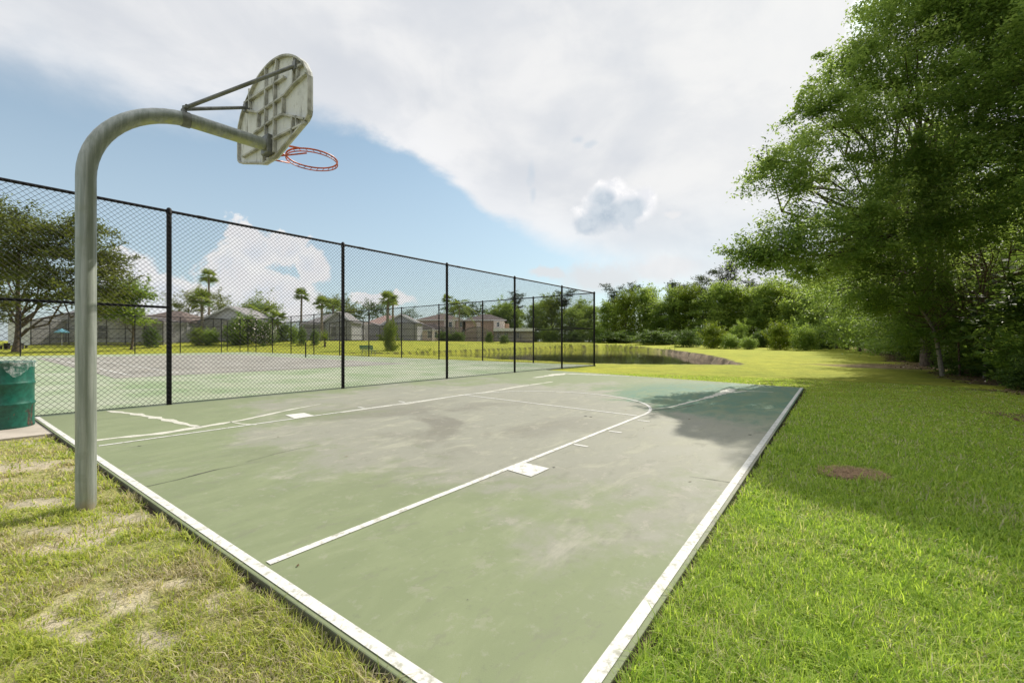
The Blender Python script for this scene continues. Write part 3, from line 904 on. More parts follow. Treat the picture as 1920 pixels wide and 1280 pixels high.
t.l.new(t.bump(t.noise(t.mapping(tc, scale=(1, 1, .4)), 18, 4, .6, 1.5), .8, .03), b.inputs['Normal'])
t.l.new(ms.outputs[0], t.n['Material Output'].inputs[0]); BAG = m
vs = []; fs = []; K = 96
for k in range(K):
    a = 2 * math.pi * k / K
    nn = vnoise(np.array([a * 2.2]), np.array([.5]), 4)[0]; n2 = vnoise(np.array([a * 9]), np.array([1.5]), 6)[0]
    drop = .03 + .05 * nn ** 2 + .025 * n2
    aw = a + .4 + 0.0
    wa = (math.atan2(math.sin(aw + .35), math.cos(aw + .35)))          # long torn flap on the side towards the fence post
    drop += .13 * math.exp(-(wa / .35) ** 2)
    for j, (rr, zz) in enumerate(((.255, .70), (.272, .86), (.285, .945), (.306, .945), (.308, .93 - drop * .5), (.310 + .012 * n2, .93 - drop))):
        w = .012 * math.sin(a * 23 + j) * (1 if j in (0, 1, 4, 5) else .25)
        vs.append(((rr + max(w, -.002)) * math.cos(a), (rr + max(w, -.002)) * math.sin(a), zz + .006 * math.sin(a * 13 + j * 2)))
for k in range(K):
    k2 = (k + 1) % K
    for j in range(5): fs.append((6 * k + j, 6 * k2 + j, 6 * k2 + j + 1, 6 * k + j + 1))
mb = MB(); mb.add(vs, fs); mb.build('bag', BAG, bar, smooth=True)

# ------------------------------------------------------------------ green bench
GREEN = simple('green_bench_paint', (.008, .15, .10), (.012, .11, .075), 9, .45)
STEELW = simple('pale_bench_legs', (.34, .35, .33), (.22, .23, .21), 9, .55)
gx, gy = -12.75, 38.0
bench = empty('park_bench', (gx, gy, zt(gx, gy)), math.atan2(nF_[1], nF_[0]) + .1, 'small green park bench on the grass by the pond bank, behind the fence', 'bench')
mb = MB()
for k in range(4): mb.box(-.9, .9, -.22 + k * .115, -.125 + k * .115, .43, .465)
mb.build('seat', GREEN, bench, bevel=.006)
mb = MB()
for k in range(3): mb.box(-.9, .9, .255 + k * .02, .285 + k * .02, .55 + k * .125, .655 + k * .125)
mb.build('backrest', GREEN, bench, bevel=.006)
for sx in (-.62, .62):
    mb = MB(); mb.tube([(sx, -.2, 0), (sx, -.2, .42), (sx, .2, .42), (sx, .28, .9)], .025, 8); mb.tube([(sx, .2, .42), (sx, .26, 0)], .025, 8)
    mb.build('leg', STEELW, bench, smooth=True)


# ------------------------------------------------------------------ lawn blades
def blade_material():
    m, t, b = new_mat('grass_blades')
    c = t.new('ShaderNodeAttribute', attribute_name='col').outputs['Color']
    t.l.new(c, b.inputs['Base Color']); b.inputs['Roughness'].default_value = .55; b.inputs['Specular IOR Level'].default_value = .3
    tr = t.new('ShaderNodeBsdfTranslucent'); t.l.new(t.mix(1.0, c, (1.15, 1.2, .7), 'MULTIPLY'), tr.inputs[0])
    ms = t.new('ShaderNodeMixShader'); ms.inputs[0].default_value = .5
    t.l.new(b.outputs[0], ms.inputs[1]); t.l.new(tr.outputs[0], ms.inputs[2]); t.l.new(ms.outputs[0], t.n['Material Output'].inputs[0])
    return m

def build_grass(name, n, r0, r1, seed, dens_pow=2.0):
    rg = np.random.default_rng(seed)
    # radial density ~ 1/r^2 beyond 2.2 m, even inside
    u = rg.random(n * 3)
    rk = 2.2
    a_in = .5 * (rk ** 2 - r0 ** 2) / rk ** 2 if r0 < rk else 0
    lo = max(r0, rk)
    a_out = math.log(r1 / lo)
    pin = a_in / (a_in + a_out)
    r = np.where(u < pin, np.sqrt(r0 ** 2 + (rk ** 2 - r0 ** 2) * np.clip(u / max(pin, 1e-9), 0, 1)), lo * (r1 / lo) ** np.clip((u - pin) / (1 - pin), 0, 1))
    th = np.radians(rg.uniform(-60, 62, n * 3))
    x = r * np.sin(th); y = r * np.cos(th)
    keep = np.ones(len(x), bool)
    for poly, mg in ((SLAB, .018), (TENNIS, .05), (PAD, .02), (POND, .5)):
        keep &= sd_poly(x, y, poly) > mg + .03 * (vnoise(x * 9, y * 9, 2) - .5)
    L = left_mask(x, y)
    dm = dirt_mask(x, y); sm = straw_mask(x, y); lm = litter_mask(x, y)
    clump = fbm(x * 7, y * 7, 71, 3)
    pk = (1 - .80 * dm) * (1 - .9 * lm) * np.where(L > .5, sstep(.30, .55, clump) * .85 + .15, sstep(.22, .42, clump) * .55 + .45)
    pk = np.where(sm > .4, .45, pk)
    keep &= rg.random(len(x)) < pk
    x, y, r, L, sm, dm, clump = [q[keep][:n] for q in (x, y, r, L, sm, dm, clump)]
    n = len(x)
    z = terrain(x, y)
    sc = np.maximum(1, r / 2.4)
    edge = np.minimum(sd_poly(x, y, SLAB), 3)
    h = rg.gamma(5, .0088, n) * np.where(L > .5, .66, .82) * np.minimum(1, 6 / r) * (.6 + .8 * clump)
    h = np.where(edge < .14, h * np.where(L > .5, 1.45, 1.15), h)
    h = np.where(sm > .4, h * .45, h)
    w = rg.uniform(.0013, .0028, n) * sc * np.where(L > .5, .95, 1.0)
    az = rg.uniform(0, 2 * np.pi, n)
    lean = rg.uniform(.4, 1.75, n) * np.where(L > .5, 1.2, 1.0)
    ca, sa = np.cos(az), np.sin(az)
    base = np.stack([x, y, z - .004], -1)
    side = np.stack([-sa, ca, np.zeros(n)], -1)
    dirv = np.stack([ca, sa, np.zeros(n)], -1)
    up = np.array([0, 0, 1.0])
    l1 = (lean * .35)[:, None]; l2 = lean[:, None]; H = h[:, None]; W = w[:, None]
    mid = base + (dirv * np.sin(l1) + up * np.cos(l1)) * H * .55
    tip = mid + (dirv * np.sin(l2) + up * np.cos(np.minimum(l2, 1.5))) * H * .6
    V = np.empty((n, 6, 3), np.float32)
    V[:, 0] = base - side * W; V[:, 1] = base + side * W
    V[:, 2] = mid - side * W * .85; V[:, 3] = mid + side * W * .85
    V[:, 4] = tip - side * W * .12; V[:, 5] = tip + side * W * .12
    i6 = np.arange(n)[:, None] * 6
    Q = np.stack([i6 + np.array([0, 1, 3, 2]), i6 + np.array([2, 3, 5, 4])], 1).reshape(-1, 4)
    # colour of each blade
    k = rg.random(n)[:, None]; k2 = rg.random(n)[:, None]
    big = fbm(x * .8, y * .8, 77, 3)[:, None]
    g = np.array([.17, .31, .040]) * (1 - k) + np.array([.58, .70, .135]) * k
    g = g * (1 - .35 * big) + np.array([.36, .44, .07]) * .35 * big
    dry = np.where(L[:, None] > .5, np.array([[.56, .49, .33]]), np.array([[.60, .57, .33]])) * (.6 + .6 * k)
    pdry = np.clip(np.where(L > .5, .44, .15) + (fbm(x * 2.3, y * 2.3, 78, 3) - .5) * np.where(L > .5, 1.5, .5), .02, .9)[:, None]
    c = np.where(k2 < pdry, dry, g)
    c = np.where((L[:, None] > .5) & (k2 >= pdry), g * np.array([1.1, .93, 1.1]), c)
    c = np.where(sm[:, None] > .4, np.array([.34, .225, .12]) * (.5 + k), c)
    col = np.repeat(c[:, None, :], 6, 1).reshape(-1, 3)
    o = np_mesh(name, V.reshape(-1, 3), Q, blade_material(), col=col)
    tag(o, kind='stuff')
    return o
build_grass('lawn_grass', 420000, 1.15, 17, 5)

# a few blown leaves on the court
rg = np.random.default_rng(44); pl = []
for _ in range(110):
    a, b_ = rg.random(2); p = np.array(SLAB[0]) * (1 - a) * (1 - b_) + np.array(SLAB[1]) * a * (1 - b_) + np.array(SLAB[2]) * a * b_ + np.array(SLAB[3]) * (1 - a) * b_
    if rg.random() < .25 + .75 * a * b_: pl.append((p[0], p[1], .008))
LEAFP = np.array(pl)

# pine straw on the lawn spot
cx, cy = G(1598, 902, -.1)
n = 1500; rg = np.random.default_rng(3)
aa = rg.uniform(0, 6.28, n); rr = np.sqrt(rg.random(n))
x = cx + np.cos(aa) * rr * .29; y = cy + np.sin(aa) * rr * .22; z = terrain(x, y) + rg.uniform(.008, .04, n)
a = rg.uniform(0, 6.28, n); ln = rg.uniform(.03, .09, n); tl = rg.uniform(-.25, .25, n)
d = np.stack([np.cos(a), np.sin(a), tl], -1); s = np.stack([-np.sin(a), np.cos(a), np.zeros(n)], -1) * .0016
p = np.stack([x, y, z], -1); q = p + d * ln[:, None]
V = np.stack([p - s, p + s, q + s, q - s], 1).reshape(-1, 3)
cl = np.repeat((np.array([.46, .30, .17]) * rg.uniform(.45, 1.3, (n, 1)))[:, None], 4, 1).reshape(-1, 3)
STRAWM, t, b = new_mat('pine_straw'); t.l.new(t.new('ShaderNodeAttribute', attribute_name='col').outputs['Color'], b.inputs['Base Color']); b.inputs['Roughness'].default_value = .8
o = np_mesh('pine_straw', V, np.arange(4 * n).reshape(-1, 4), STRAWM, col=cl); tag(o, kind='stuff')

# ------------------------------------------------------------------ foliage tools
LEAF_A = foliage('oak_leaves', (.066, .122, .030), (.158, .262, .062), (.38, .475, .13), .53)
LEAF_B = foliage('wood_leaves', (.075, .135, .026), (.17, .265, .05), (.35, .44, .10), .52)
LEAF_D = foliage('dark_leaves', (.030, .062, .014), (.060, .105, .022), (.12, .17, .035), .40)
LEAF_Y = foliage('bright_leaves', (.075, .130, .015), (.150, .215, .022), (.255, .300, .035), .45)
LEAF_F = foliage('far_wood_leaves', (.08, .14, .032), (.19, .285, .056), (.38, .46, .11), .56)
LEAF_U = foliage('undergrowth_leaves', (.04, .08, .022), (.085, .145, .035), (.18, .25, .055), .50)
LEAF_O = foliage('live_oak_leaves', (.055, .080, .02), (.112, .140, .032), (.215, .235, .052), .42)
PALM_L = foliage('palm_fronds', (.06, .11, .022), (.125, .19, .036), (.28, .32, .07), .42)
PINE_L = foliage('pine_needles', (.022, .042, .016), (.042, .066, .022), (.075, .100, .030), .22)
BARK = simple('grey_brown_bark', (.16, .125, .095), (.075, .06, .045), 14, .95, bump=.6, bscale=30, spec=.1, stretch=(1, 1, .35))
BARKP = simple('pale_palm_bark', (.27, .235, .185), (.17, .14, .11), 18, .95, bump=.5, bscale=40, spec=.1, stretch=(.5, .5, 2))
TWIG = simple('bare_twigs', (.17, .115, .085), (.09, .062, .048), 9, .95, spec=.1)

def leaves(P, size, rg, up=.55, aspect=.42, jit=.35, dirs=None):
    """leaf quads (folded diamonds) at points P -> V, Q"""
    n = len(P)
    nr = rg.normal(size=(n, 3)); nr[:, 2] = np.abs(nr[:, 2]) + up; nr /= np.linalg.norm(nr, axis=1)[:, None]
    d = rg.normal(size=(n, 3)) if dirs is None else dirs + rg.normal(size=(n, 3)) * .5
    d -= nr * (d * nr).sum(1)[:, None]; d /= np.linalg.norm(d, axis=1)[:, None] + 1e-9
    s = np.cross(nr, d)
    L = (size * rg.uniform(1 - jit, 1 + jit, n))[:, None]; W = L * aspect
    base = P - d * L * .5
    V = np.stack([base, base + d * L * .45 + s * W * .5 - nr * W * .12, base + d * L - nr * L * .12, base + d * L * .45 - s * W * .5 - nr * W * .12], 1)
    return V.reshape(-1, 3), np.arange(4 * n).reshape(-1, 4)

def crown_points(lobes, total, rg, clus=.42, cper=70, shell=.55, flat=.62, sprig=.25):
    w = np.array([l[3] ** 2.2 for l in lobes]); w /= w.sum()
    P = []; T = []; C = []
    for l, wi in zip(lobes, w):
        k = max(8, int(total * wi / cper))
        d = rg.normal(size=(k, 3)); d /= np.linalg.norm(d, axis=1)[:, None]
        d[:, 2] = np.where(d[:, 2] < -.35, d[:, 2] * .45, d[:, 2])
        rad = l[3] * (shell + (1 - shell) * rg.random(k) ** .7) * (1 + .16 * rg.normal(size=k))
        c = np.array(l[:3]) + d * rad[:, None] * np.array([1, 1, .85])
        C.append(c)
        sg = clus * (.7 + .6 * rg.random(k))
        m = rg.poisson(cper, k)
        idx = np.repeat(np.arange(k), m)
        q = rg.normal(size=(len(idx), 3)) * sg[idx][:, None] * np.array([1, 1, flat])
        # sprigs poking out of the outline
        isp = rg.random(k) < sprig
        tt = rg.random(len(idx)) * clus * 2.6
        q = np.where(isp[idx][:, None], q * .42 + d[idx] * tt[:, None] + np.array([0, 0, .12]) * tt[:, None], q)
        P.append(c[idx] + q)
        tb = np.clip(rg.normal(.44, .19, k) + rg.normal() * .13, 0, 1)
        T.append(np.clip(tb[idx] + rg.normal(0, .13, len(idx)), 0, 1))
    return np.concatenate(P), np.concatenate(T), np.concatenate(C)

def limbs(mb, base, top, lobes, r0, rg, twigs=None, wob=.06, ntw=2):
    base = Vector(base); top = Vector(top)
    L = (top - base).length
    pts = []; rs = []
    for i in range(9):
        f = i / 8
        p = base.lerp(top, f) + Vector((math.sin(f * 5 + base.x), math.cos(f * 4.2 + base.y), 0)) * wob * L * .35 * f * (1 - f) * 2
        pts.append(p); rs.append(r0 * (1 - .72 * f) * (1 + .55 * max(0, .12 - f) / .12))
    mb.tube(pts, rs, 10)
    for l in lobes:
        c = Vector(l[:3])
        hz = max(.10 + .14 * rg.random() if L > 9 else 0.0, min(.95, ((c.z - base.z) * .62 - (c - Vector((base.x, base.y, c.z))).length * .25) / L))
        k = hz * 8; i0 = min(int(k), 7); st = pts[i0].lerp(pts[i0 + 1], k - i0)
        rr = max(.018, min(r0 * (1 - .72 * hz) * .5, .016 * (c - st).length + .006 * l[3]))
        q = []; rq = []
        for i in range(7):
            f = i / 6
            p = st.lerp(c, f) + Vector((rg.normal(), rg.normal(), rg.normal())) * .05 * (c - st).length * math.sin(math.pi * f)
            p.z += .10 * (c - st).length * math.sin(math.pi * f)
            q.append(p); rq.append(rr * (1 - .75 * f))
        mb.tube(q, rq, 6)
        for _ in range(ntw):
            d = Vector(rg.normal(size=3)); d.normalize()
            s = q[int(rg.integers(2, 6))]
            e = c + d * l[3] * .8
            m_ = s.lerp(e, .5) + Vector(rg.normal(size=3)) * .12 * l[3]
            mb.tube([s, m_, e], [rr * .35, rr * .22, rr * .08], 4)

def make_tree(name, loc, label, cat, group, lobes, base, top, r0, total, leaf, lmat, seed, clus=.42, cper=70, bark=None, rz=0, up=.55, sprig=.25, flat=.62, aspect=.42, shell=.55, ntw=2, keepfn=None):
    rg = np.random.default_rng(seed)
    root = empty(name, loc, rz, label, cat, group)
    mb = MB(); limbs(mb, base, top, lobes, r0, rg, ntw=ntw)
    mb.build('trunk', bark or BARK, root, smooth=True)
    P, T, C = crown_points(lobes, total, rg, clus, cper, sprig=sprig, flat=flat, shell=shell)
    if keepfn is not None:
        kp = keepfn(P + np.array(loc)); P = P[kp]; T = T[kp]
    V, Q = leaves(P, leaf, rg, up=up, aspect=aspect)
    np_mesh('crown', V, Q, lmat, root, tint=np.repeat(T, 4))
    return root

def random_lobes(rg, H, R, base_f, n, rmin, rmax, flat_top=False):
    out = []
    for i in range(n):
        f = (i + rg.random()) / n
        zc = H * (base_f + (1 - base_f) * f)
        env = math.sqrt(max(.05, 1 - ((f - .38) / .68) ** 2)) if not flat_top else (.5 + .5 * f)
        a = i * 2.399 + rg.normal() * .35
        rr = rg.uniform(rmin, rmax)
        rad = max(0, R * env - rr) * rg.uniform(.55, 1.08)
        out.append((math.cos(a) * rad, math.sin(a) * rad, min(zc, H - rr * .7), rr))
    return out

DRYLEAF = foliage('dry_leaves', (.07, .04, .02), (.15, .09, .045), (.26, .19, .09), .1)
V, Q = leaves(LEAFP, .034, np.random.default_rng(45), up=3.0, aspect=.45)
o = np_mesh('fallen_leaves', V, Q, DRYLEAF, tint=np.repeat(np.random.default_rng(46).random(len(LEAFP)), 4)); tag(o, kind='stuff')

# ------------------------------------------------------------------ the big overhanging tree on the right
def px_lobes(lst, org):
    o = []
    for (u, v, Y, r) in lst:
        p = At(u, v, Y); o.append((p[0] - org[0], p[1] - org[1], p[2] - org[2], r))
    return o
def shadow_trim(P):
    # leaves clipped along the sun's rays to shape the crown's shadow on the court
    xs = P[:, 0] - .743 * P[:, 2]; ys = P[:, 1] - .826 * P[:, 2]
    lim = 2.35 + 1.3 * (fbm(ys * .9, P[:, 2] * .35, 90, 3) - .5) + np.clip(ys - 9.2, 0, 9) * .9 + .5 * np.clip(3.4 - ys, 0, 1)
    return xs > lim
ORG1 = (21.0, 21.6); ORG1 = (*ORG1, zt(*ORG1))
L1 = [(1500, 300, 13, 1.45), (1462, 335, 12.6, .85), (1560, 205, 13.5, 1.5), (1512, 205, 13.3, .8), (1655, 120, 14.2, 1.55), (1590, 118, 14.2, .55), (1725, 35, 14.5, 1.9), (1672, 40, 14.6, .8), (1515, 425, 13, 1.1), (1462, 462, 12.5, .72), (1440, 488, 12.3, .45), (1500, 492, 13, .75), (1550, 505, 13.6, .9), (1415, 478, 12.2, .3), (1440, 300, 12.5, .45),
      (1560, 480, 14, 1.0), (1600, 400, 14.2, 1.5), (1650, 470, 14.6, 1.6), (1690, 280, 14.2, 1.9), (1700, 400, 14.4, 1.8), (1780, 150, 14.6, 2.2), (1800, 300, 13.8, 2.0), (1570, 545, 16, 1.3), (1650, 560, 16, 1.4), (1760, 440, 15, 1.7),
      (1760, -80, 15, 2.3), (1735, -50, 15, 1.7), (1850, -100, 15.5, 2.8), (1850, 50, 14.5, 2.2), (1790, -190, 16, 2.0), (1860, -240, 17, 3.0), (1960, -60, 16, 2.8), (1950, -260, 17, 3),
      (1700, 610, 17.2, 1.5), (1748, 585, 17, 1.5), (1672, 640, 18.5, 1.0), (1760, 640, 17.5, 1.1), (1715, 520, 16.5, 1.6), (1800, 560, 17, 1.4), (1675, 200, 15.2, 1.4)]
make_tree('broadleaf_tree', ORG1, 'largest leafy tree, its low boughs hanging over the lawn at the wood edge', 'tree', 'trees along the edge of the wood',
          px_lobes(L1, ORG1), (0, 0, -.2), (-1.2, -.8, 14.0),   .19, 330000, .112, LEAF_A, 21, clus=.27, cper=250, sprig=.20, ntw=4, shell=.55, flat=.7, up=.85, keepfn=shadow_trim)
ORG2 = (18.6, 13.4); ORG2 = (*ORG2, zt(*ORG2))
L2 = [(1885, 140, 12.4, 2.1), (1905, 310, 12.2, 2.0), (1990, 200, 11.8, 2.4), (2060, 40, 12.2, 2.8), (1955, -10, 12.4, 2.4), (1960, -160, 12.6, 2.8), (1855, 400, 13.4, 1.5), (1965, 410, 11.4, 1.5), (2150, 250, 11.2, 2.4), (2100, -150, 12, 3), (2250, 60, 11, 2.8), (2050, 360, 11, 1.6)]
make_tree('broadleaf_tree', ORG2, 'tall leafy tree cut by the right border, next to the largest overhanging tree', 'tree', 'trees along the edge of the wood',
          px_lobes(L2, ORG2), (0, 0, -.2), (-.3, -.2, 12.0), .20, 150000, .115, LEAF_A, 22, clus=.28, cper=240, sprig=.18, ntw=3, shell=.5, flat=.7, up=.85)
# hanging vine at the outermost bough
vr = np.random.default_rng(5); pv = []
for (u0, v0, u1, v1) in ((1425, 285, 1412, 325), (1432, 290, 1425, 352), (1440, 262, 1420, 300)):
    for f in np.linspace(0, 1, 26):
        p = At(u0 + (u1 - u0) * f + vr.normal() * 2.0, v0 + (v1 - v0) * f, 12.45); pv.append(np.array(p) + vr.normal(size=3) * .05)
vi = empty('hanging_vine', tuple(pv[0]), 0, 'thin leafy vine dangling from the outermost bough of the largest tree', 'vine')
V, Q = leaves(np.array(pv) - pv[0], .10, vr, up=.1); np_mesh('foliage', V, Q, LEAF_D, vi, tint=vr.random(len(V)))

# ------------------------------------------------------------------ prototypes for the rest of the wood
def proto_pair(seed, H, R, base_f, nl, rmin, rmax, total, leaf, mat, r0, name, cat, label, group, clus, cper=70, sprig=.25, flat_top=False, shell=.55, ntw=2):
    rg = np.random.default_rng(seed)
    lb = random_lobes(rg, H, R, base_f, nl, rmin, rmax, flat_top)
    return make_tree(name, (0, 0, -500), label, cat, group, lb, (0, 0, -.3), (rg.normal() * .4, rg.normal() * .4, H * .86), r0, total, leaf, mat, seed + 1, clus, cper, sprig=sprig, shell=shell, ntw=ntw)
used = set()
def place(proto, x, y, s=1.0, rz=None, label=None, group=None, sz=None, dz=0.0, mat=None):
    if proto.name in used: o = copy_thing(proto)
    else: o = proto; used.add(proto.name)
    o.location = (x, y, zt(x, y) + dz - .03)
    o.rotation_euler = (0, 0, random.uniform(0, 6.28) if rz is None else rz)
    o.scale = (s, s, sz or s)
    if label: o['label'] = label
    if group: o['group'] = group
    return o
EDGE = 'trees along the edge of the wood'
pE = [proto_pair(100 + i * 7, 14 + i, 5.0 + .4 * i, .07, 24, 1.5, 2.5, 42000, .215, (LEAF_B, LEAF_A, LEAF_B)[i], .2, 'broadleaf_tree', 'tree', '-', EDGE, .46, 60, .3, shell=.5, ntw=3) for i in range(3)]
L0 = np.array([13.0, 11.0]); fd = np.array([.6, .8]); fn = np.array([.8, -.6])
def EP(s, o): p = L0 + fd * s + fn * o; return float(p[0]), float(p[1])
edge_spec = [EP(-13, 4.6) + (.95, 0), EP(-6.5, 5.2) + (1.0, 1), (26.5, 26.5, .92, 2), (29.5, 31.5, .9, 0), (34.5, 38, .9, 1), (39, 45.5, .9, 2), (44, 54, .9, 0), (49.5, 63, .9, 1), (55.5, 73, .95, 2), (61, 84, .95, 0)]
edge_lab = ['leafy tree leaning over the lawn outside the right border, nearest of the wood', 'dense tree at the right border shading the near lawn', 'leafy tree of the wood just beyond the largest overhanging tree',
            'second leafy tree beyond the largest overhanging tree', 'rounded leafy tree midway along the edge of the wood', 'lower leafy tree midway along the edge of the wood', 'tall leafy tree farther along the edge of the wood',
            'leafy tree near the far corner of the wood', 'broad leafy tree at the far corner of the wood', 'leafy tree where the wood meets the far tree line']
for (x, y, k, i), lb in zip(edge_spec, edge_lab):
    place(pE[i], x, y, k, label=lb, group=EDGE)
for j, (s, o_, k, i) in enumerate([(-16, 10, 1.1, 1), (-9, 12, 1.2, 2), (-2, 10.5, 1.15, 0), (6, 10, 1.1, 2), (13, 10.5, 1.1, 1), (20, 10, 1.15, 0), (27, 11, 1.1, 2), (34, 10.5, 1.1, 1), (42, 11, 1.1, 0), (51, 12, 1.1, 2), (61, 13, 1.1, 1), (72, 13, 1.1, 0),
                                   (2, 17, 1.2, 1), (12, 18, 1.2, 0), (-7, 19, 1.2, 2)]):
    x, y = EP(s, o_); place(pE[i], x, y, k, label='tall leafy tree deep inside the wood, behind the front row', group='trees inside the wood')

# --- far tree line beyond the pond
FAR = 'trees of the far tree line'
pF = [proto_pair(200 + i * 5, 13, 5.6, .03, 22, 1.7, 2.9, 13000, .46, (LEAF_F, LEAF_Y, LEAF_F)[i], .25, 'broadleaf_tree', 'tree', '-', FAR, .62, 40, .25, ntw=1) for i in range(3)]
pP = [proto_pair(300 + i * 5, 19 + i, 3.6, .70, 9, .8, 1.5, 2600, .40, PINE_L, .24, 'pine_tree', 'pine tree', '-', 'pines above the far tree line', .55, 34, .3, True, ntw=2) for i in range(2)]
far_lab = {0: 'leafy green tree in the far tree line beyond the pond', 1: 'yellow-green leafy tree in the far tree line beyond the pond', 2: 'darker green leafy tree in the far tree line beyond the pond'}
rr = random.Random(4)
for (u, v, Y, k, i) in [(930, 575, 128, 1.0, 0), (965, 572, 130, 1.0, 2), (1000, 575, 124, 1.0, 0), (1035, 568, 128, 1.05, 1), (1070, 575, 122, 1.0, 0), (1105, 570, 128, 1.0, 2), (1140, 560, 122, 1.05, 0), (1172, 565, 118, 1.0, 1),
                        (1205, 556, 120, 1.1, 0), (1235, 560, 116, 1.05, 2), (1265, 550, 114, 1.1, 0), (1295, 552, 112, 1.1, 1), (1325, 545, 108, 1.1, 0), (1358, 540, 104, 1.15, 2), (1390, 538, 102, 1.15, 1), (1420, 540, 98, 1.1, 0), (1450, 542, 96, 1.1, 2),
                        (1480, 540, 92, 1.1, 1), (1515, 545, 86, 1.05, 0), (1545, 545, 80, 1.0, 2), (950, 570, 142, 1.1, 2), (1020, 565, 142, 1.1, 2), (1090, 562, 140, 1.15, 0), (1155, 556, 138, 1.15, 2), (1220, 548, 134, 1.2, 0), (1280, 545, 130, 1.2, 2), (1345, 532, 124, 1.25, 0), (1405, 530, 118, 1.2, 2), (1465, 530, 110, 1.2, 0), (1530, 530, 100, 1.2, 2)]:
    x = (u - 960) / F * Y
    base = zt(x, Y); H = CH + (640 - v) / F * Y - base
    place(pF[i], x, Y, k * rr.uniform(.72, 1.02), sz=(H + 1.2 + rr.uniform(-2.4, 2.2)) / 13.4, label=far_lab[i], group=FAR)
pine_lab = ['pine with a wide open crown, tallest above the far tree line', 'thin pine left of the tallest pine above the far tree line', 'small open pine above the middle of the far tree line', 'flat topped pine rising over the left part of the far tree line',
            'pine beside the flat topped pine over the far tree line', 'leaning pine seen between the last posts of the tall fence', 'pine rising behind the brown roofed house', 'wispy pine close to the overhanging tree']
for (u, v, Y, i, k), lb in zip([(1362, 488, 112, 0, 1.25), (1312, 512, 122, 1, 1.05), (1268, 524, 124, 0, 1.0), (1152, 529, 126, 1, 1.0), (1187, 529, 124, 0, .85), (1058, 540, 126, 1, .95), (968, 546, 130, 0, .95), (1425, 520, 112, 1, 1.1)], pine_lab):
    x = (u - 960) / F * Y; base = zt(x, Y); H = CH + (640 - v) / F * Y - base
    place(pP[i], x, Y, k, sz=H / (19.6 + i), label=lb, group='pines above the far tree line')

# --- shrubs and undergrowth
pS = [proto_pair(400 + i * 3, 2.6, 1.9, .06, 14, .5, .9, 8000, .185, (LEAF_Y, LEAF_U, LEAF_B)[i], .05, 'shrub', 'shrub', '-', 'shrubs along the wood', .26, 45, .35) for i in range(3)]
def shrub_px(i, u, v_top, Y, wpx, label, group='shrubs along the wood'):
    x = (u - 960) / F * Y; b = zt(x, Y); H = max(.3, CH + (640 - v_top) / F * Y - b)
    s = wpx / F * Y / 2 / 2.1
    return place(pS[i], x, Y, s, sz=H / 2.75, label=label, group=group)
for a in [(0, 1338, 608, 74, 58, 'bright yellow-green rounded bush before the far tree line, left of the pair'), (0, 1462, 606, 62, 62, 'bright green mounded bush with a dark hollow, right of the pair'),
          (2, 1372, 628, 70, 50, 'low pale green bush between the two bright bushes'), (2, 1405, 632, 66, 40, 'low weedy clump beside the bright mounded bush'), (1, 1290, 618, 82, 60, 'dark low bush at the foot of the far tree line'),
          (1, 1225, 620, 96, 90, 'long dark thicket at the foot of the far trees behind the pond'), (1, 1150, 622, 108, 90, 'dark thicket behind the end of the pond'), (2, 1510, 612, 58, 60, 'green bush at the foot of the wood, right of the mounded bush')]:
    shrub_px(*a)
for a in [(1, 1180, 622, 110, 60), (2, 1120, 612, 116, 44), (1, 1260, 620, 100, 60), (1, 1320, 612, 94, 50), (2, 1385, 606, 88, 46), (1, 1430, 618, 82, 50), (2, 1495, 600, 76, 54), (1, 1540, 612, 66, 60), (1, 1075, 622, 116, 60), (2, 1030, 615, 118, 46), (1, 985, 622, 120, 60)]:
    shrub_px(*a, 'dark thicket filling the foot of the far tree line', 'thickets under the far tree line')
ug = random.Random(8)
ul = ('mid green undergrowth bush at the foot of the wood', 'dark green undergrowth bush at the foot of the wood', 'leafy undergrowth bush at the foot of the wood')
front = [(1785, 693), (1742, 686), (1704, 681), (1940, 736), (1902, 716), (1868, 703), (1838, 697), (1806, 691), (1776, 685), (1748, 679), (1720, 674), (1694, 669), (1668, 665), (1644, 661), (1622, 658), (1602, 655.5), (1584, 653)]
for row, (du, dv, h0, h1) in enumerate(((6, -2, .6, 1.15), (26, -6, 1.4, 2.3), (52, -11, 2.4, 3.4), (95, -16, 3.2, 4.4))):
    for j, (u, v) in enumerate(front):
        x, y = G(u + du + ug.uniform(-9, 9), max(v + dv * (v - 640) / 50, 648), -.05); k = ug.uniform(h0, h1)
        i = (1, 1, 2, 1, 0)[(j * 2 + row) % 5] if row < 2 else 1
        place(pS[i], x, y, k / 2.75 * ug.uniform(1.0, 1.35), sz=k / 2.75, label={0: ul[0], 1: ul[1], 2: ul[2]}[i], group='undergrowth along the wood')

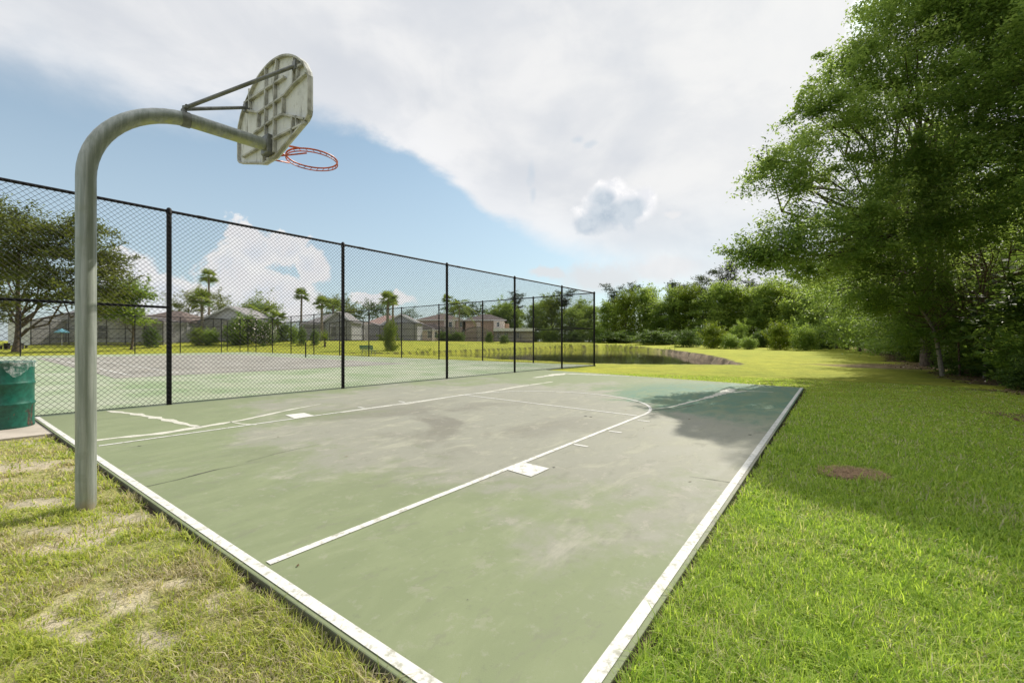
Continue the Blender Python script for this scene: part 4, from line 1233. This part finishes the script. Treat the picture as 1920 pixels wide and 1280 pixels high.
# bare leaning saplings in the gloom of the wood
sap_lab = ['pale bare trunk leaning left in the shade of the wood', 'crooked bare sapling near the right border', 'thin bare sapling with forked twigs in the dark wood', 'slender crooked stem beside the forked sapling', 'bare branching stem under the right hand canopy']
for j, (u0, v0, Y, path) in enumerate([(1768, 676, 15.5, [(1768, 676), (1757, 640), (1748, 612), (1726, 578), (1712, 540)]), (1845, 690, 14.5, [(1845, 690), (1848, 640), (1830, 590), (1838, 540), (1822, 480), (1838, 420)]),
                                       (1868, 690, 14.2, [(1868, 690), (1856, 620), (1842, 560), (1850, 500), (1830, 450)]), (1800, 672, 15.8, [(1800, 672), (1796, 610), (1808, 560), (1792, 500)]), (1900, 700, 13.6, [(1900, 700), (1893, 640), (1908, 570), (1890, 500), (1900, 430)])]):
    b0 = At(u0, v0, Y); bz = zt(b0[0], b0[1])
    root = empty('bare_sapling', (b0[0], b0[1], bz), 0, sap_lab[j], 'sapling', 'bare saplings in the wood')
    P = [Vector(At(u, v, Y + .15 * k)) - Vector((b0[0], b0[1], bz)) for k, (u, v) in enumerate(path)]; P[0] = Vector((0, 0, -.1))
    r_ = .075 if j == 0 else .034
    mb = MB(); mb.tube(P, [r_ * (1 - .16 * k) for k in range(len(P))], 8); mb.build('trunk', BARKP if j < 2 else TWIG, root, smooth=True)
    rg = np.random.default_rng(60 + j); mb = MB()
    for q in range(26):
        k = rg.integers(1, len(P) - 1); f = rg.random(); s = P[k].lerp(P[k + 1], f)
        d = Vector(rg.normal(size=3)); d.z = abs(d.z) * .6; d.normalize(); ln = rg.uniform(.6, 1.9)
        m_ = s + d * ln * .5 + Vector(rg.normal(size=3)) * .12; e = s + d * ln + Vector((0, 0, .15))
        mb.tube([s, m_, e], [.018, .011, .004], 4)
        mb.tube([m_, m_ + Vector(rg.normal(size=3)) * .35], [.008, .003], 4)
    mb.build('branch', TWIG, root)

# leaf litter and creeping ground cover at the foot of the wood
rg = np.random.default_rng(31); n = 26000
s = rg.uniform(-10, 40, n); o_ = rg.uniform(-1.6, 6, n) ** 1.0
X = L0[0] + fd[0] * s + fn[0] * o_; Y = L0[1] + fd[1] * s + fn[1] * o_
keep = (litter_mask(X, Y) > .35) & (rg.random(n) < .35 + .65 * fbm(X * .9, Y * .9, 66, 3))
X, Y = X[keep], Y[keep]; Z = terrain(X, Y) + rg.uniform(.01, .05, len(X))
V, Q = leaves(np.stack([X, Y, Z], -1), .085, rg, up=2.0, aspect=.5)
LITTER = foliage('fallen_leaves', (.06, .032, .02), (.13, .075, .045), (.24, .16, .10), .1)
o = np_mesh('leaf_litter', V, Q, LITTER, tint=np.repeat(rg.random(len(X)), 4)); tag(o, kind='stuff')
n = 30000; s = rg.uniform(-10, 60, n); o_ = rg.normal(2.0, 1.1, n)
X = L0[0] + fd[0] * s + fn[0] * o_; Y = L0[1] + fd[1] * s + fn[1] * o_
keep = (rg.random(n) < sstep(.45, .62, fbm(X * .7, Y * .7, 67, 3))) & (o_ > .2)
X, Y = X[keep], Y[keep]; Z = terrain(X, Y) + rg.uniform(.02, .38, len(X)) * (.3 + .7 * vnoise(X * 1.7, Y * 1.7, 9))
V, Q = leaves(np.stack([X, Y, Z], -1), .11, rg, up=.8, aspect=.5)
o = np_mesh('ground_cover', V, Q, LEAF_D, tint=np.repeat(rg.random(len(X)), 4)); tag(o, kind='stuff')
# reeds and tall weeds along the far pond bank
n = 600; pts = []
POLY = [np.array(p) for p in POND]
for a, b_ in ((10, 11), (11, 12), (12, 13), (13, 14), (14, 15), (9, 10)):
    for _ in range(n // 6):
        f = rg.random(); p = POLY[a] + (POLY[b_] - POLY[a]) * f + rg.normal(size=2) * .5; pts.append(p)
pts = np.array(pts); kk = rg.random(len(pts)) < sstep(.5, .62, fbm(pts[:, 0] * .12, pts[:, 1] * .12, 68, 2)); pts = pts[kk]
z = np.maximum(terrain(pts[:, 0], pts[:, 1]), WATER_Z); h = rg.uniform(.2, .55, len(pts)); a = rg.uniform(0, 6.28, len(pts))
p = np.stack([pts[:, 0], pts[:, 1], z], -1); sdv = np.stack([np.cos(a), np.sin(a), 0 * a], -1) * .05; q = p + np.stack([rg.normal(size=len(p)) * .2, rg.normal(size=len(p)) * .2, h], -1)
V = np.stack([p - sdv, p + sdv, q + sdv * .3, q - sdv * .3], 1).reshape(-1, 3)
o = np_mesh('pond_reeds', V, np.arange(len(V)).reshape(-1, 4), LEAF_Y, tint=np.repeat(rg.random(len(p)) * .7, 4)); tag(o, kind='stuff')

# ------------------------------------------------------------------ trees behind the tennis court
def px_tree(name, label, group, u0, vbase, Y, lst, leaf, mat, total, r0, seed, clus=.6, top=None, cper=60, sprig=.3):
    x = (u0 - 960) / F * Y; z = zt(x, Y); org = (x, Y, z)
    lb = px_lobes([(u, v, Y + dy, r) for (u, v, dy, r) in lst], org)
    zt_ = max(l[2] for l in lb)
    return make_tree(name, org, label, 'tree', group, lb, (0, 0, -.3), top or (0.5, 0, zt_ * .8), r0, total, leaf, mat, seed, clus, cper, sprig=sprig, ntw=3)
NB = 'trees around the houses'
px_tree('live_oak', 'wide spreading live oak behind the far fence, left of the goal pole', NB, 30, 640, 50,
        [(20, 420, 0, 2.6), (-40, 410, 1, 3), (60, 455, -1, 2.6), (115, 430, 0, 2.2), (150, 470, 0, 2.8), (185, 505, 0, 2.2), (20, 500, -1, 2.6), (90, 520, -2, 2.4), (135, 545, -1, 2.0), (200, 540, 0, 1.9), (60, 560, -1, 1.5), (215, 485, 1, 1.4), (-30, 480, 0, 3.0), (165, 430, 1, 1.6), (-70, 520, 0, 2.8), (10, 590, 0, 1.7), (150, 560, -3, 1.6), (180, 575, -2, 1.4), (-20, 560, 0, 2.4)],
          .34, LEAF_O, 52000, .30, 501, clus=.62)
px_tree('live_oak', 'smaller rounded tree to the right of the live oak, before the screened porch', NB, 246, 640, 54,
        [(240, 545, 0, 1.6), (215, 558, 0, 1.4), (265, 552, 0, 1.2), (200, 585, 0, 1.5), (235, 580, -1, 1.6), (258, 598, 0, 1.2)], .32, LEAF_B, 11000, .16, 502, clus=.5)
px_tree('broadleaf_tree', 'rounded leafy tree behind the tan roofed house', NB, 350, 640, 92, [(345, 568, 0, 2.6), (372, 560, 0, 2.6), (400, 566, 0, 2.6), (422, 574, 0, 1.9), (385, 580, 0, 2.2), (335, 580, 0, 2)], .34, LEAF_O, 7000, .3, 503)
px_tree('broadleaf_tree', 'pale green leafy tree behind the dark flowering bush', NB, 478, 640, 84, [(470, 580, 0, 1.9), (490, 572, 0, 2.2), (505, 585, 0, 1.8), (455, 590, 0, 1.4), (482, 596, 0, 2)], .32, LEAF_Y, 6000, .25, 504)
px_tree('broadleaf_tree', 'tree band behind the grey roofed house, between two palms', NB, 622, 640, 100, [(620, 568, 0, 2), (638, 572, 0, 2), (650, 580, 0, 2.2), (612, 585, 0, 2)], .34, LEAF_O, 5000, .3, 505)
px_tree('broadleaf_tree', 'dark leafy tree behind the pink roofed house', NB, 690, 640, 112, [(668, 590, 0, 2.6), (690, 582, 0, 2.6), (712, 580, 0, 2.4), (655, 598, 0, 2), (650, 582, 0, 2.2), (718, 592, 0, 2)], .38, LEAF_D, 6500, .3, 506)
px_tree('broadleaf_tree', 'small open crowned tree between the pink and brown roofs', NB, 768, 640, 120, [(768, 588, 0, 1.5), (775, 594, 0, 1.2), (761, 594, 0, 1.1)], .3, LEAF_D, 1800, .16, 507)
px_tree('broadleaf_tree', 'dark tree behind the feathery palm by the brown roofed house', NB, 850, 640, 128, [(846, 575, 0, 2.6), (860, 582, 0, 2.8), (842, 590, 0, 2.2), (872, 590, 0, 2)], .4, LEAF_D, 5000, .3, 508)
px_tree('broadleaf_tree', 'dark rounded tree above the dark brown roof', NB, 888, 640, 140, [(885, 582, 0, 3), (900, 586, 0, 2.6), (875, 590, 0, 2.4)], .42, LEAF_D, 4200, .3, 509)
px_tree('broadleaf_tree', 'leafy tree right of the dark brown roofed house', NB, 940, 640, 126, [(930, 585, 0, 2.6), (945, 578, 0, 2.8), (958, 590, 0, 3), (935, 600, 0, 2.6), (955, 606, 0, 2.6)], .42, LEAF_B, 6000, .3, 510)

# --- palms
def make_palm(u, v_crown, Y, crown_px, label, seed, feather=False, droop=.5, v_base=None):
    rg = np.random.default_rng(seed)
    x = (u - 960) / F * Y; z0 = zt(x, Y); zc = CH + (640 - v_crown) / F * Y - z0
    R = crown_px * 1.28 / F * Y / 2
    root = empty('palm_tree', (x, Y, z0), rg.uniform(0, 6), label, 'palm tree', 'palms among the houses')
    mb = MB(); bx = rg.normal() * .15
    pts = [(bx * math.sin(f * 2.2), .1 * math.sin(f * 3), -.3 + (zc + .2) * f) for f in np.linspace(0, 1, 10)]
    mb.tube(pts, [.20 * (1.25 - .45 * f) for f in np.linspace(0, 1, 10)], 8); mb.build('trunk', BARKP, root, smooth=True)
    V = []; Q = []; T = []
    top = np.array(pts[-1])
    nf = 26
    for k in range(nf):
        a = k * 2.399 + rg.normal() * .15; e = math.radians(rg.uniform(-38, 80)); tb = np.clip(rg.normal(.5 if e > 0 else .35, .18), 0, 1)
        d = np.array([math.cos(a) * math.cos(e), math.sin(a) * math.cos(e), math.sin(e)])
        sd = np.cross(d, [0, 0, 1.0]); sd /= np.linalg.norm(sd) + 1e-9; nu = np.cross(sd, d)
        if feather:
            L = R * rg.uniform(1.0, 1.35); prev = None
            for i in range(14):
                f = i / 13; c = top + d * L * f - np.array([0, 0, 1]) * L * droop * f * f
                for sg in (-1, 1):
                    ll = L * .30 * (1 - .55 * f) ; tip = c + sd * sg * ll * .8 + d * ll * .45 - np.array([0, 0, 1]) * ll * .45
                    b = len(V); w = d * .06
                    V += [c - w, c + w, tip + w * .3, tip - w * .3]; Q.append((b, b + 1, b + 2, b + 3)); T += [tb] * 4
        else:
            pl = R * .42 * rg.uniform(.8, 1.15); hub = top + d * pl
            b = len(V); w = sd * .03; V += [top - w, top + w, hub + w, hub - w]; Q.append((b, b + 1, b + 2, b + 3)); T += [tb] * 4
            fl = R * .62 * rg.uniform(.85, 1.15)
            for i in range(17):
                an = math.radians(-105 + 210 * i / 16)
                dd = d * math.cos(an) + sd * math.sin(an) - np.array([0, 0, 1]) * droop * .35
                dd /= np.linalg.norm(dd); ll = fl * (.75 + .25 * math.cos(an))
                ww = np.cross(dd, nu); ww = ww / (np.linalg.norm(ww) + 1e-9) * fl * .050
                m_ = hub + dd * ll * .55; tip = hub + dd * ll - np.array([0, 0, 1]) * ll * .18
                b = len(V); V += [hub, m_ - ww, tip, m_ + ww]; Q.append((b, b + 1, b + 2, b + 3)); T += [np.clip(tb + rg.normal() * .08, 0, 1)] * 4
    np_mesh('crown', np.array(V), Q, PALM_L, root, tint=np.array(T))
for a in [(391, 517, 84, 32, 'tallest palm with a small round crown, standing above the tan roofed house', 601), (566, 553, 78, 29, 'slim palm with a dark round crown behind the grey roofed house', 602), (604, 568, 72, 30, 'fan palm beside the grey gable, right of the slim palm', 603),
          (728, 560, 56, 36, 'thick trunked fan palm in front of the pink roofed house', 604), (739, 566, 74, 20, 'thin palm just behind the thick trunked fan palm', 605), (380, 562, 66, 44, 'bushy yellow-green palm before the tan roofed house', 606),
          (486, 585, 76, 44, 'broad low palm behind the dark flowering bush', 607), (626, 572, 84, 28, 'low palm crown behind the grey roof', 608), (520, 596, 72, 34, 'short palm beside the flowering bush', 609)]:
    make_palm(*a)
make_palm(862, 572, 98, 46, 'feathery palm with drooping fronds before the brown roofed houses', 610, True, .62)
make_palm(838, 560, 112, 20, 'small palm crown seen at the post of the near fence', 611)

# --- garden shrubs by the houses
GS = 'garden shrubs by the houses'
for a in [(1, 462, 590, 62, 84, 'largest dark green bush with pale flowers behind the far fence'), (2, 444, 600, 60, 50, 'pale leaved bush left of the largest dark bush'), (1, 500, 604, 60, 44, 'bush with white flowers at the right end of the dark bushes'),
          (0, 374, 616, 60, 40, 'yellow-green low bush before the tan roofed house'), (2, 395, 618, 60, 40, 'leafy bush right of the yellow-green low bush'), (1, 285, 614, 57, 34, 'dark rounded bush before the screened porch'), (1, 566, 614, 60, 22, 'narrow dark bush near the short palm'),
          (2, 552, 612, 62, 24, 'grey-green bush beside the narrow dark bush'), (1, 590, 618, 60, 22, 'dark bush left of the spiky garden plant'), (0, 733, 606, 54, 44, 'light green bush at the foot of the thick trunked palm'), (1, 832, 622, 92, 44, 'dark clipped hedge bush below the brown roofed house'),
          (1, 858, 622, 92, 36, 'dark hedge bush beside the feathery palm'), (1, 918, 622, 92, 20, 'dark bush at the end of the domed porch'), (1, 945, 628, 92, 24, 'low dark bush under the pale flat porch roof'), (1, 534, 606, 66, 40, 'dark bush between the short palm and the grey roofed house')]:
    shrub_px(*a, GS)
# spiky plant
def spiky(u, v_top, Y, label):
    x = (u - 960) / F * Y; z0 = zt(x, Y); H = CH + (640 - v_top) / F * Y - z0; rg = np.random.default_rng(9)
    root = empty('spiky_plant', (x, Y, z0), 0, label, 'garden plant')
    mb = MB(); mb.tube([(0, 0, -.1), (.05, 0, H * .5)], [.16, .1], 8); mb.build('stem', BARK, root, smooth=True)
    V = []; Q = []
    for k in range(90):
        a = rg.uniform(0, 6.28); e = rg.uniform(-.5, 1.4); d = np.array([math.cos(a) * math.cos(e), math.sin(a) * math.cos(e), math.sin(e)]); s = np.cross(d, [0, 0, 1.]); s = s / (np.linalg.norm(s) + 1e-9) * .05
        c = np.array([rg.normal() * .2, rg.normal() * .2, H * rg.uniform(.3, .55)]); L = H * rg.uniform(.35, .55); b = len(V)
        V += [c - s, c + s, c + d * L + s * .1, c + d * L - s * .1]; Q.append((b, b + 1, b + 2, b + 3))
    np_mesh('crown', np.array(V), Q, LEAF_Y, root, tint=rg.random(len(V)))
spiky(609, 612, 58, 'spiky yellow-green garden plant on the lawn behind the far fence')

# pale flowers on the two oleander bushes are blossoms of those bushes
FLOWER = simple('pale_blossom', (.72, .66, .60), (.62, .50, .48), 5, .7)
for ob in [o for o in COL.objects if o.get('label', '').find('flowers') >= 0]:
    rg = np.random.default_rng(12); n = 170
    d = rg.normal(size=(n, 3)); d[:, 1] = -np.abs(d[:, 1]); d /= np.linalg.norm(d, axis=1)[:, None]; P = d * np.array([1.9, 1.9, 1.2]) * rg.uniform(.85, 1.08, (n, 1)) + np.array([0, 0, 1.35])
    R_ = Matrix.Rotation(-ob.rotation_euler.z, 3, 'Z'); P = np.array([R_ @ Vector(p) for p in P])
    V, Q = leaves(P, .16, rg, aspect=.8); np_mesh('blossom', V, Q, FLOWER, ob)

# ------------------------------------------------------------------ houses
def stucco(name, c): return simple(name, c, tuple(x * .9 for x in c), 1.5, .9, bump=.1, bscale=60, spec=.15)
def shingle(name, c):
    m, t, b = new_mat(name)
    tc = t.new('ShaderNodeTexCoord').outputs['Object']
    br = t.new('ShaderNodeTexBrick'); t.l.new(t.mapping(tc, scale=(1, 1, 1)), br.inputs[0]); br.inputs['Scale'].default_value = 1.6
    br.inputs['Color1'].default_value = (*c, 1); br.inputs['Color2'].default_value = (*[x * .75 for x in c], 1); br.inputs['Mortar'].default_value = (*[x * .55 for x in c], 1)
    n = t.noise(tc, 1.2, 4, .6)
    t.l.new(t.mix(1.0, br.outputs[0], t.ramp(n, [(.3, (.8, .8, .8)), (.7, (1.15, 1.15, 1.15))]), 'MULTIPLY'), b.inputs['Base Color']); b.inputs['Roughness'].default_value = .9
    return m
W_WHITE = stucco('white_stucco', (.74, .74, .75)); W_GREY = stucco('pale_grey_stucco', (.62, .62, .65)); W_DUSK = stucco('dusk_grey_stucco', (.46, .46, .48)); W_PEACH = stucco('peach_stucco', (.70, .53, .44)); W_TAN = stucco('tan_stucco', (.52, .37, .28)); W_CREAM = stucco('cream_stucco', (.68, .58, .50))
R_BROWN = shingle('brown_shingle', (.13, .095, .08)); R_DARK = shingle('dark_brown_shingle', (.085, .065, .06)); R_TAN = shingle('tan_shingle', (.27, .21, .17)); R_PINK = shingle('pinkish_tile', (.36, .24, .205)); R_GREY = shingle('grey_shingle', (.25, .24, .24))
TRIM = simple('white_trim', (.70, .70, .69), (.6, .6, .59), 8, .6)
FRAME = simple('bronze_frame', (.028, .025, .023), (.04, .036, .033), 8, .5)
GLASS, t, b = new_mat('dark_window_glass'); b.inputs['Base Color'].default_value = (.03, .035, .04, 1); b.inputs['Roughness'].default_value = .08; b.inputs['Specular IOR Level'].default_value = .8
SCREEN, t, b = new_mat('insect_screen')
b.inputs['Base Color'].default_value = (.25, .24, .24, 1); b.inputs['Roughness'].default_value = .9
tp = t.new('ShaderNodeBsdfTransparent'); ms = t.new('ShaderNodeMixShader'); ms.inputs[0].default_value = .42
t.l.new(tp.outputs[0], ms.inputs[1]); t.l.new(b.outputs[0], ms.inputs[2]); t.l.new(ms.outputs[0], t.n['Material Output'].inputs[0])

def hip_roof(mb, x0, x1, y0, y1, z0, h, ov=.45, hip=1.0):
    x0 -= ov; x1 += ov; y0 -= ov; y1 += ov; ym = (y0 + y1) / 2
    k = min((y1 - y0) / 2, (x1 - x0) / 2 - .2) * hip
    vs = [(x0, y0, z0), (x1, y0, z0), (x1, y1, z0), (x0, y1, z0), (x0 + k, ym, z0 + h), (x1 - k, ym, z0 + h)]
    fs = [(0, 1, 5, 4), (1, 2, 5), (2, 3, 4, 5), (3, 0, 4), (3, 2, 1, 0)]
    mb.add(vs, fs)
def front_gable(mb, x0, x1, y0, y1, z0, h, ov=.4):
    xm = (x0 + x1) / 2; t_ = .12
    vs = [(x0 - ov, y0 - ov, z0 - ov * h / (xm - x0)), (xm, y0 - ov, z0 + h), (x1 + ov, y0 - ov, z0 - ov * h / (xm - x0)), (x0 - ov, y1, z0 - ov * h / (xm - x0)), (xm, y1, z0 + h), (x1 + ov, y1, z0 - ov * h / (xm - x0))]
    vs += [(a, b_, c + t_) for a, b_, c in vs]
    fs = [(0, 1, 4, 3), (1, 2, 5, 4), (6, 9, 10, 7), (7, 10, 11, 8), (0, 6, 7, 1), (1, 7, 8, 2), (3, 4, 10, 9), (4, 5, 11, 10), (0, 3, 9, 6), (2, 8, 11, 5)]
    mb.add(vs, fs)
class House:
    def __init__(s, u0, u1, Y, name, label, rz=0.0):
        s.Y = Y; s.uc = (u0 + u1) / 2; x = (s.uc - 960) / F * Y; s.z = zt(x, Y) - .05
        s.k = Y / F; s.root = empty(name, (x, Y, s.z), rz, label, 'house', 'houses beyond the tennis court and pond')
        s.gv = 640 + (CH - s.z) * F / Y
    def X(s, u): return (u - s.uc) * s.k
    def Z(s, v): return (s.gv - v) * s.k
    def box(s, name, u0, u1, v, y0, y1, mat, z0=-.3):
        mb = MB(); mb.box(s.X(u0), s.X(u1), y0, y1, z0, s.Z(v)); return mb.build(name, mat, s.root)
    def roof(s, u0, u1, y0, y1, v_eave, v_ridge, mat, hip=1.0, ov=.45):
        mb = MB(); hip_roof(mb, s.X(u0), s.X(u1), y0, y1, s.Z(v_eave), s.Z(v_ridge) - s.Z(v_eave), ov, hip); r = mb.build('roof', mat, s.root)
        mb = MB(); a, b_ = s.X(u0) - ov, s.X(u1) + ov
        mb.box(a, b_, y0 - ov - .03, y0 - ov - .003, s.Z(v_eave) - .22, s.Z(v_eave) + .02); mb.build('fascia', TRIM, r); return r
    def gable(s, u0, u1, y0, y1, v_eave, v_ridge, wall, roof):
        x0, x1 = s.X(u0), s.X(u1); xm = (x0 + x1) / 2; z0, z1 = s.Z(v_eave), s.Z(v_ridge)
        mb = MB(); mb.add([(x0, y0, -.3), (x1, y0, -.3), (x1, y0, z0), (xm, y0, z1), (x0, y0, z0), (x0, y1, -.3), (x1, y1, -.3), (x1, y1, z0), (xm, y1, z1), (x0, y1, z0)],
                          [(0, 1, 2, 3, 4), (9, 8, 7, 6, 5), (0, 4, 9, 5), (1, 6, 7, 2)]); mb.build('wall', wall, s.root)
        mb = MB(); front_gable(mb, x0, x1, y0, y1, z0, z1 - z0); r = mb.build('roof', roof, s.root)
        mb = MB(); h = z1 - z0; ov = .4; sl = h / (xm - x0)
        for sg, xa in ((1, x0), (-1, x1)):
            mb.add([(xa - sg * ov, y0 - ov - .04, z0 - ov * sl - .16), (xm, y0 - ov - .04, z1 - .16), (xm, y0 - ov - .04, z1 + .14), (xa - sg * ov, y0 - ov - .04, z0 - ov * sl + .14)], [(0, 1, 2, 3)])
        mb.build('fascia', TRIM, r)
    def window(s, u0, u1, v0, v1, y):
        x0, x1, z0, z1 = s.X(u0), s.X(u1), s.Z(v1), s.Z(v0)
        mb = MB(); f = .09
        mb.box(x0 - f, x0, y - .06, y + .02, z0 - f, z1 + f); mb.box(x1, x1 + f, y - .06, y + .02, z0 - f, z1 + f); mb.box(x0, x1, y - .06, y + .02, z1, z1 + f); mb.box(x0, x1, y - .06, y + .02, z0 - f, z0)
        mb.box(x0, x1, y - .045, y + .01, (z0 + z1) / 2 - .03, (z0 + z1) / 2 + .03)
        w = mb.build('window', TRIM, s.root)
        mb = MB(); mb.box(x0, x1, y - .03, y - .004, z0, z1); mb.build('pane', GLASS, w)
    def porch(s, u0, u1, y0, y1, top, label=None):
        """screened pool enclosure: front outline given by (u, v) top points"""
        P = [(s.X(u), s.Z(v)) for u, v in top]
        xs_ = np.array([p[0] for p in P]); zs_ = np.array([p[1] for p in P])
        mb = MB(); n = len(P)
        vs = [(x, y0, 0) for x, _ in P] + [(x, y0, z) for x, z in P] + [(x, y1, z) for x, z in P]
        fs = [(i, i + 1, n + i + 1, n + i) for i in range(n - 1)] + [(n + i, n + i + 1, 2 * n + i + 1, 2 * n + i) for i in range(n - 1)]
        b0 = len(vs); vs += [(P[0][0], y0, 0), (P[0][0], y1, 0), (P[0][0], y1, P[0][1]), (P[0][0], y0, P[0][1]), (P[-1][0], y0, 0), (P[-1][0], y1, 0), (P[-1][0], y1, P[-1][1]), (P[-1][0], y0, P[-1][1])]
        fs += [(b0, b0 + 1, b0 + 2, b0 + 3), (b0 + 4, b0 + 5, b0 + 6, b0 + 7)]
        mb.add(vs, fs); e = mb.build('screen_enclosure', SCREEN, s.root)
        mb = MB(); nb = max(3, int((xs_[-1] - xs_[0]) / 2.2)); w = .045
        for x in np.linspace(xs_[0], xs_[-1], nb):
            z = float(np.interp(x, xs_, zs_)); mb.box(x - w, x + w, y0 - .06, y0 - .005, 0, z)
            mb.tube([(x, y0, z), (x, y1, z)], w, 4)
        mb.tube([(p[0], y0 - .03, p[1]) for p in P], .06, 4); mb.box(xs_[0], xs_[-1], y0 - .055, y0 - .012, .95, 1.03); mb.box(xs_[0], xs_[-1], y0 - .055, y0 - .012, 2.3, 2.37); mb.box(xs_[0], xs_[-1], y0 - .05, y0 - .008, 0, .2)
        mb.build('frame', FRAME, e)

h = House(10, 310, 60, 'house', 'white walled house with a long dark screened porch, behind the live oak')
h.box('wall', 15, 160, 592, 5, 14, W_WHITE); h.box('wall', 160, 300, 602, 5, 14, W_GREY)
h.roof(15, 160, 5, 14, 592, 560, W_WHITE and R_GREY); h.roof(160, 300, 5, 14, 602, 574, R_BROWN)
h.box('wall', 15, 56, 597, 0, 4.7, W_WHITE)
h.porch(57, 305, .1, 4.9, [(57, 600), (95, 593), (140, 586), (200, 586), (250, 592), (305, 602)])
for a in ((75, 90, 612, 632), (120, 140, 608, 634), (210, 230, 608, 634), (262, 276, 612, 632)): h.window(*a, 4.97)
h = House(308, 475, 66, 'house', 'tan roofed house with a white gable and screened porch, below the tallest palm')
h.box('wall', 310, 420, 605, 4, 14, W_WHITE); h.roof(310, 420, 4, 14, 605, 577, R_TAN, .9)
h.gable(360, 470, 2.0, 8, 600, 573, W_GREY, R_GREY); h.box('wall', 312, 352, 606, 0, 3.9, W_WHITE)
h.porch(354, 455, -.5, 1.9, [(354, 604), (405, 597), (455, 604)]); h.window(320, 330, 615, 632, -.01); h.window(345, 351, 612, 630, -.01)
h = House(548, 655, 74, 'house', 'grey hip roofed house with a dark porch, beside the slim palm')
h.box('wall', 552, 640, 605, 3, 12, W_GREY); h.roof(552, 640, 3, 12, 606, 584, R_GREY, .7); h.gable(604, 655, 1, 6, 602, 584, W_DUSK, R_GREY)
h.porch(628, 690, -2.2, .9, [(628, 607), (655, 602), (690, 604)])
h.porch(515, 604, .4, 2.9, [(515, 606), (560, 602), (604, 606)]); h.window(616, 626, 612, 630, .99); h.window(634, 644, 612, 630, .99)
h = House(648, 765, 84, 'house', 'pink tile roofed house with a broad screened porch, behind the thick trunked palm')
h.box('wall', 665, 745, 606, 4, 14, W_GREY); h.roof(670, 740, 4, 14, 606, 586, R_PINK, .8); h.gable(715, 778, 2, 7, 604, 588, W_DUSK, R_GREY)
h.porch(648, 714, 0, 3.9, [(648, 604), (665, 600), (690, 603), (714, 612)]); h.box('wall', 650, 672, 612, .4, 3.8, W_GREY); h.window(655, 666, 622, 632, .39)
h.porch(716, 812, -1.4, 1.9, [(716, 612), (745, 606), (790, 606), (812, 615)])
h = House(765, 866, 108, 'house', 'two storey peach house with a brown hip roof, across the pond')
h.box('wall', 772, 862, 597, 6, 18, W_PEACH); h.roof(772, 862, 6, 18, 597.5, 582, R_BROWN, .95, .6)
h.box('wall', 826, 848, 599, 5.2, 5.99, W_CREAM); h.window(856, 861, 602, 611, 5.99); h.window(836, 842, 602, 611, 5.19)
h.box('wall', 768, 822, 619, 2.2, 5.9, W_PEACH); h.roof(768, 822, 2.2, 5.7, 618, 606, R_DARK, .9)
for a in ((778, 781.5, 623, 629), (799, 806, 620, 633), (812, 817, 622, 632)): h.window(*a, 2.19)
h.porch(824, 866, .5, 5.1, [(824, 613), (845, 613), (866, 616)])
h = House(866, 1003, 106, 'house', 'two storey tan house with dark brown roof and domed screened porch, across the pond')
h.box('wall', 868, 924, 598, 6, 17, W_TAN); h.box('wall', 924, 945, 600, 4.5, 17, W_CREAM); h.roof(868, 945, 6, 17, 597.5, 583.5, R_DARK, .85, .6)
h.box('wall', 890, 898, 602, 5.4, 5.99, W_CREAM); h.window(931, 935, 603, 611, 4.49); h.box('wall', 946, 954, 604, 8, 16, W_TAN)
h.porch(867, 922, 0, 5.3, [(867, 621), (876, 616), (890, 612.5), (900, 613), (912, 617), (922, 623)])
h.box('wall', 926, 1002, 621, 1.5, 4.4, W_CREAM); mb = MB(); mb.box(h.X(925), h.X(1003), .5, 4.45, h.Z(620.6), h.Z(615)); mb.build('porch_roof', TRIM, h.root)
h.porch(926, 1002, .6, 1.4, [(926, 621), (964, 620.8), (1002, 621)])
for a in ((932, 936, 624, 632), (945, 952, 624, 634), (966, 974, 624, 632)): h.window(*a, 1.49)

# patio things by the left house
PLAST = simple('pale_blue_plastic', (.20, .50, .62), (.16, .42, .55), 6, .5)
x, y, z = At(116, 617, 59.0); z0 = zt(x, y)
r = empty('patio_umbrella', (x, y, z0), 0, 'small pale blue patio umbrella beside the screened porch', 'umbrella')
mb = MB(); mb.tube([(0, 0, -.1), (0, 0, 2.3)], .03, 8); mb.build('pole', TRIM, r, smooth=True)
mb = MB(); mb.lathe([(.01, 2.4), (.35, 2.22), (.75, 1.88), (.74, 1.80), (.36, 2.16), (.01, 2.34)], 0, 0, 8); mb.build('canopy', PLAST, r)
x, y, z = At(26, 634, 55.0); z0 = zt(x, y)
r = empty('patio_table', (x, y, z0), .1, 'long dark patio table with benches before the white walled house', 'table')
mb = MB(); mb.box(-1.0, 1.0, -.4, .4, .70, .75); mb.build('tabletop', FRAME, r)
for sx in (-.8, .8):
    mb = MB(); mb.box(sx - .05, sx + .05, -.35, .35, 0, .695); mb.build('leg', FRAME, r)
for sy in (-.75, .75):
    mb = MB(); mb.box(-1, 1, sy - .13, sy + .13, .42, .46); mb.box(-.8, -.7, sy - .1, sy + .1, 0, .415); mb.box(.7, .8, sy - .1, sy + .1, 0, .415); mb.build('bench', FRAME, r)

# never leave an unused prototype below ground
for pr in pE + pF + pP + pS:
    if pr.name not in used:
        for ch in list(pr.children): bpy.data.objects.remove(ch)
        bpy.data.objects.remove(pr)

# ------------------------------------------------------------------ render settings
scene.render.engine = 'CYCLES'
cy_ = scene.cycles
cy_.max_bounces = 6; cy_.diffuse_bounces = 3; cy_.glossy_bounces = 2; cy_.transmission_bounces = 4; cy_.transparent_max_bounces = 12
cy_.sample_clamp_indirect = 6
try: cy_.use_denoising = True
except Exception: pass
scene.view_settings.view_transform = 'Standard'; scene.view_settings.look = 'None'; scene.view_settings.gamma = 1
scene.view_settings.exposure = 0.22
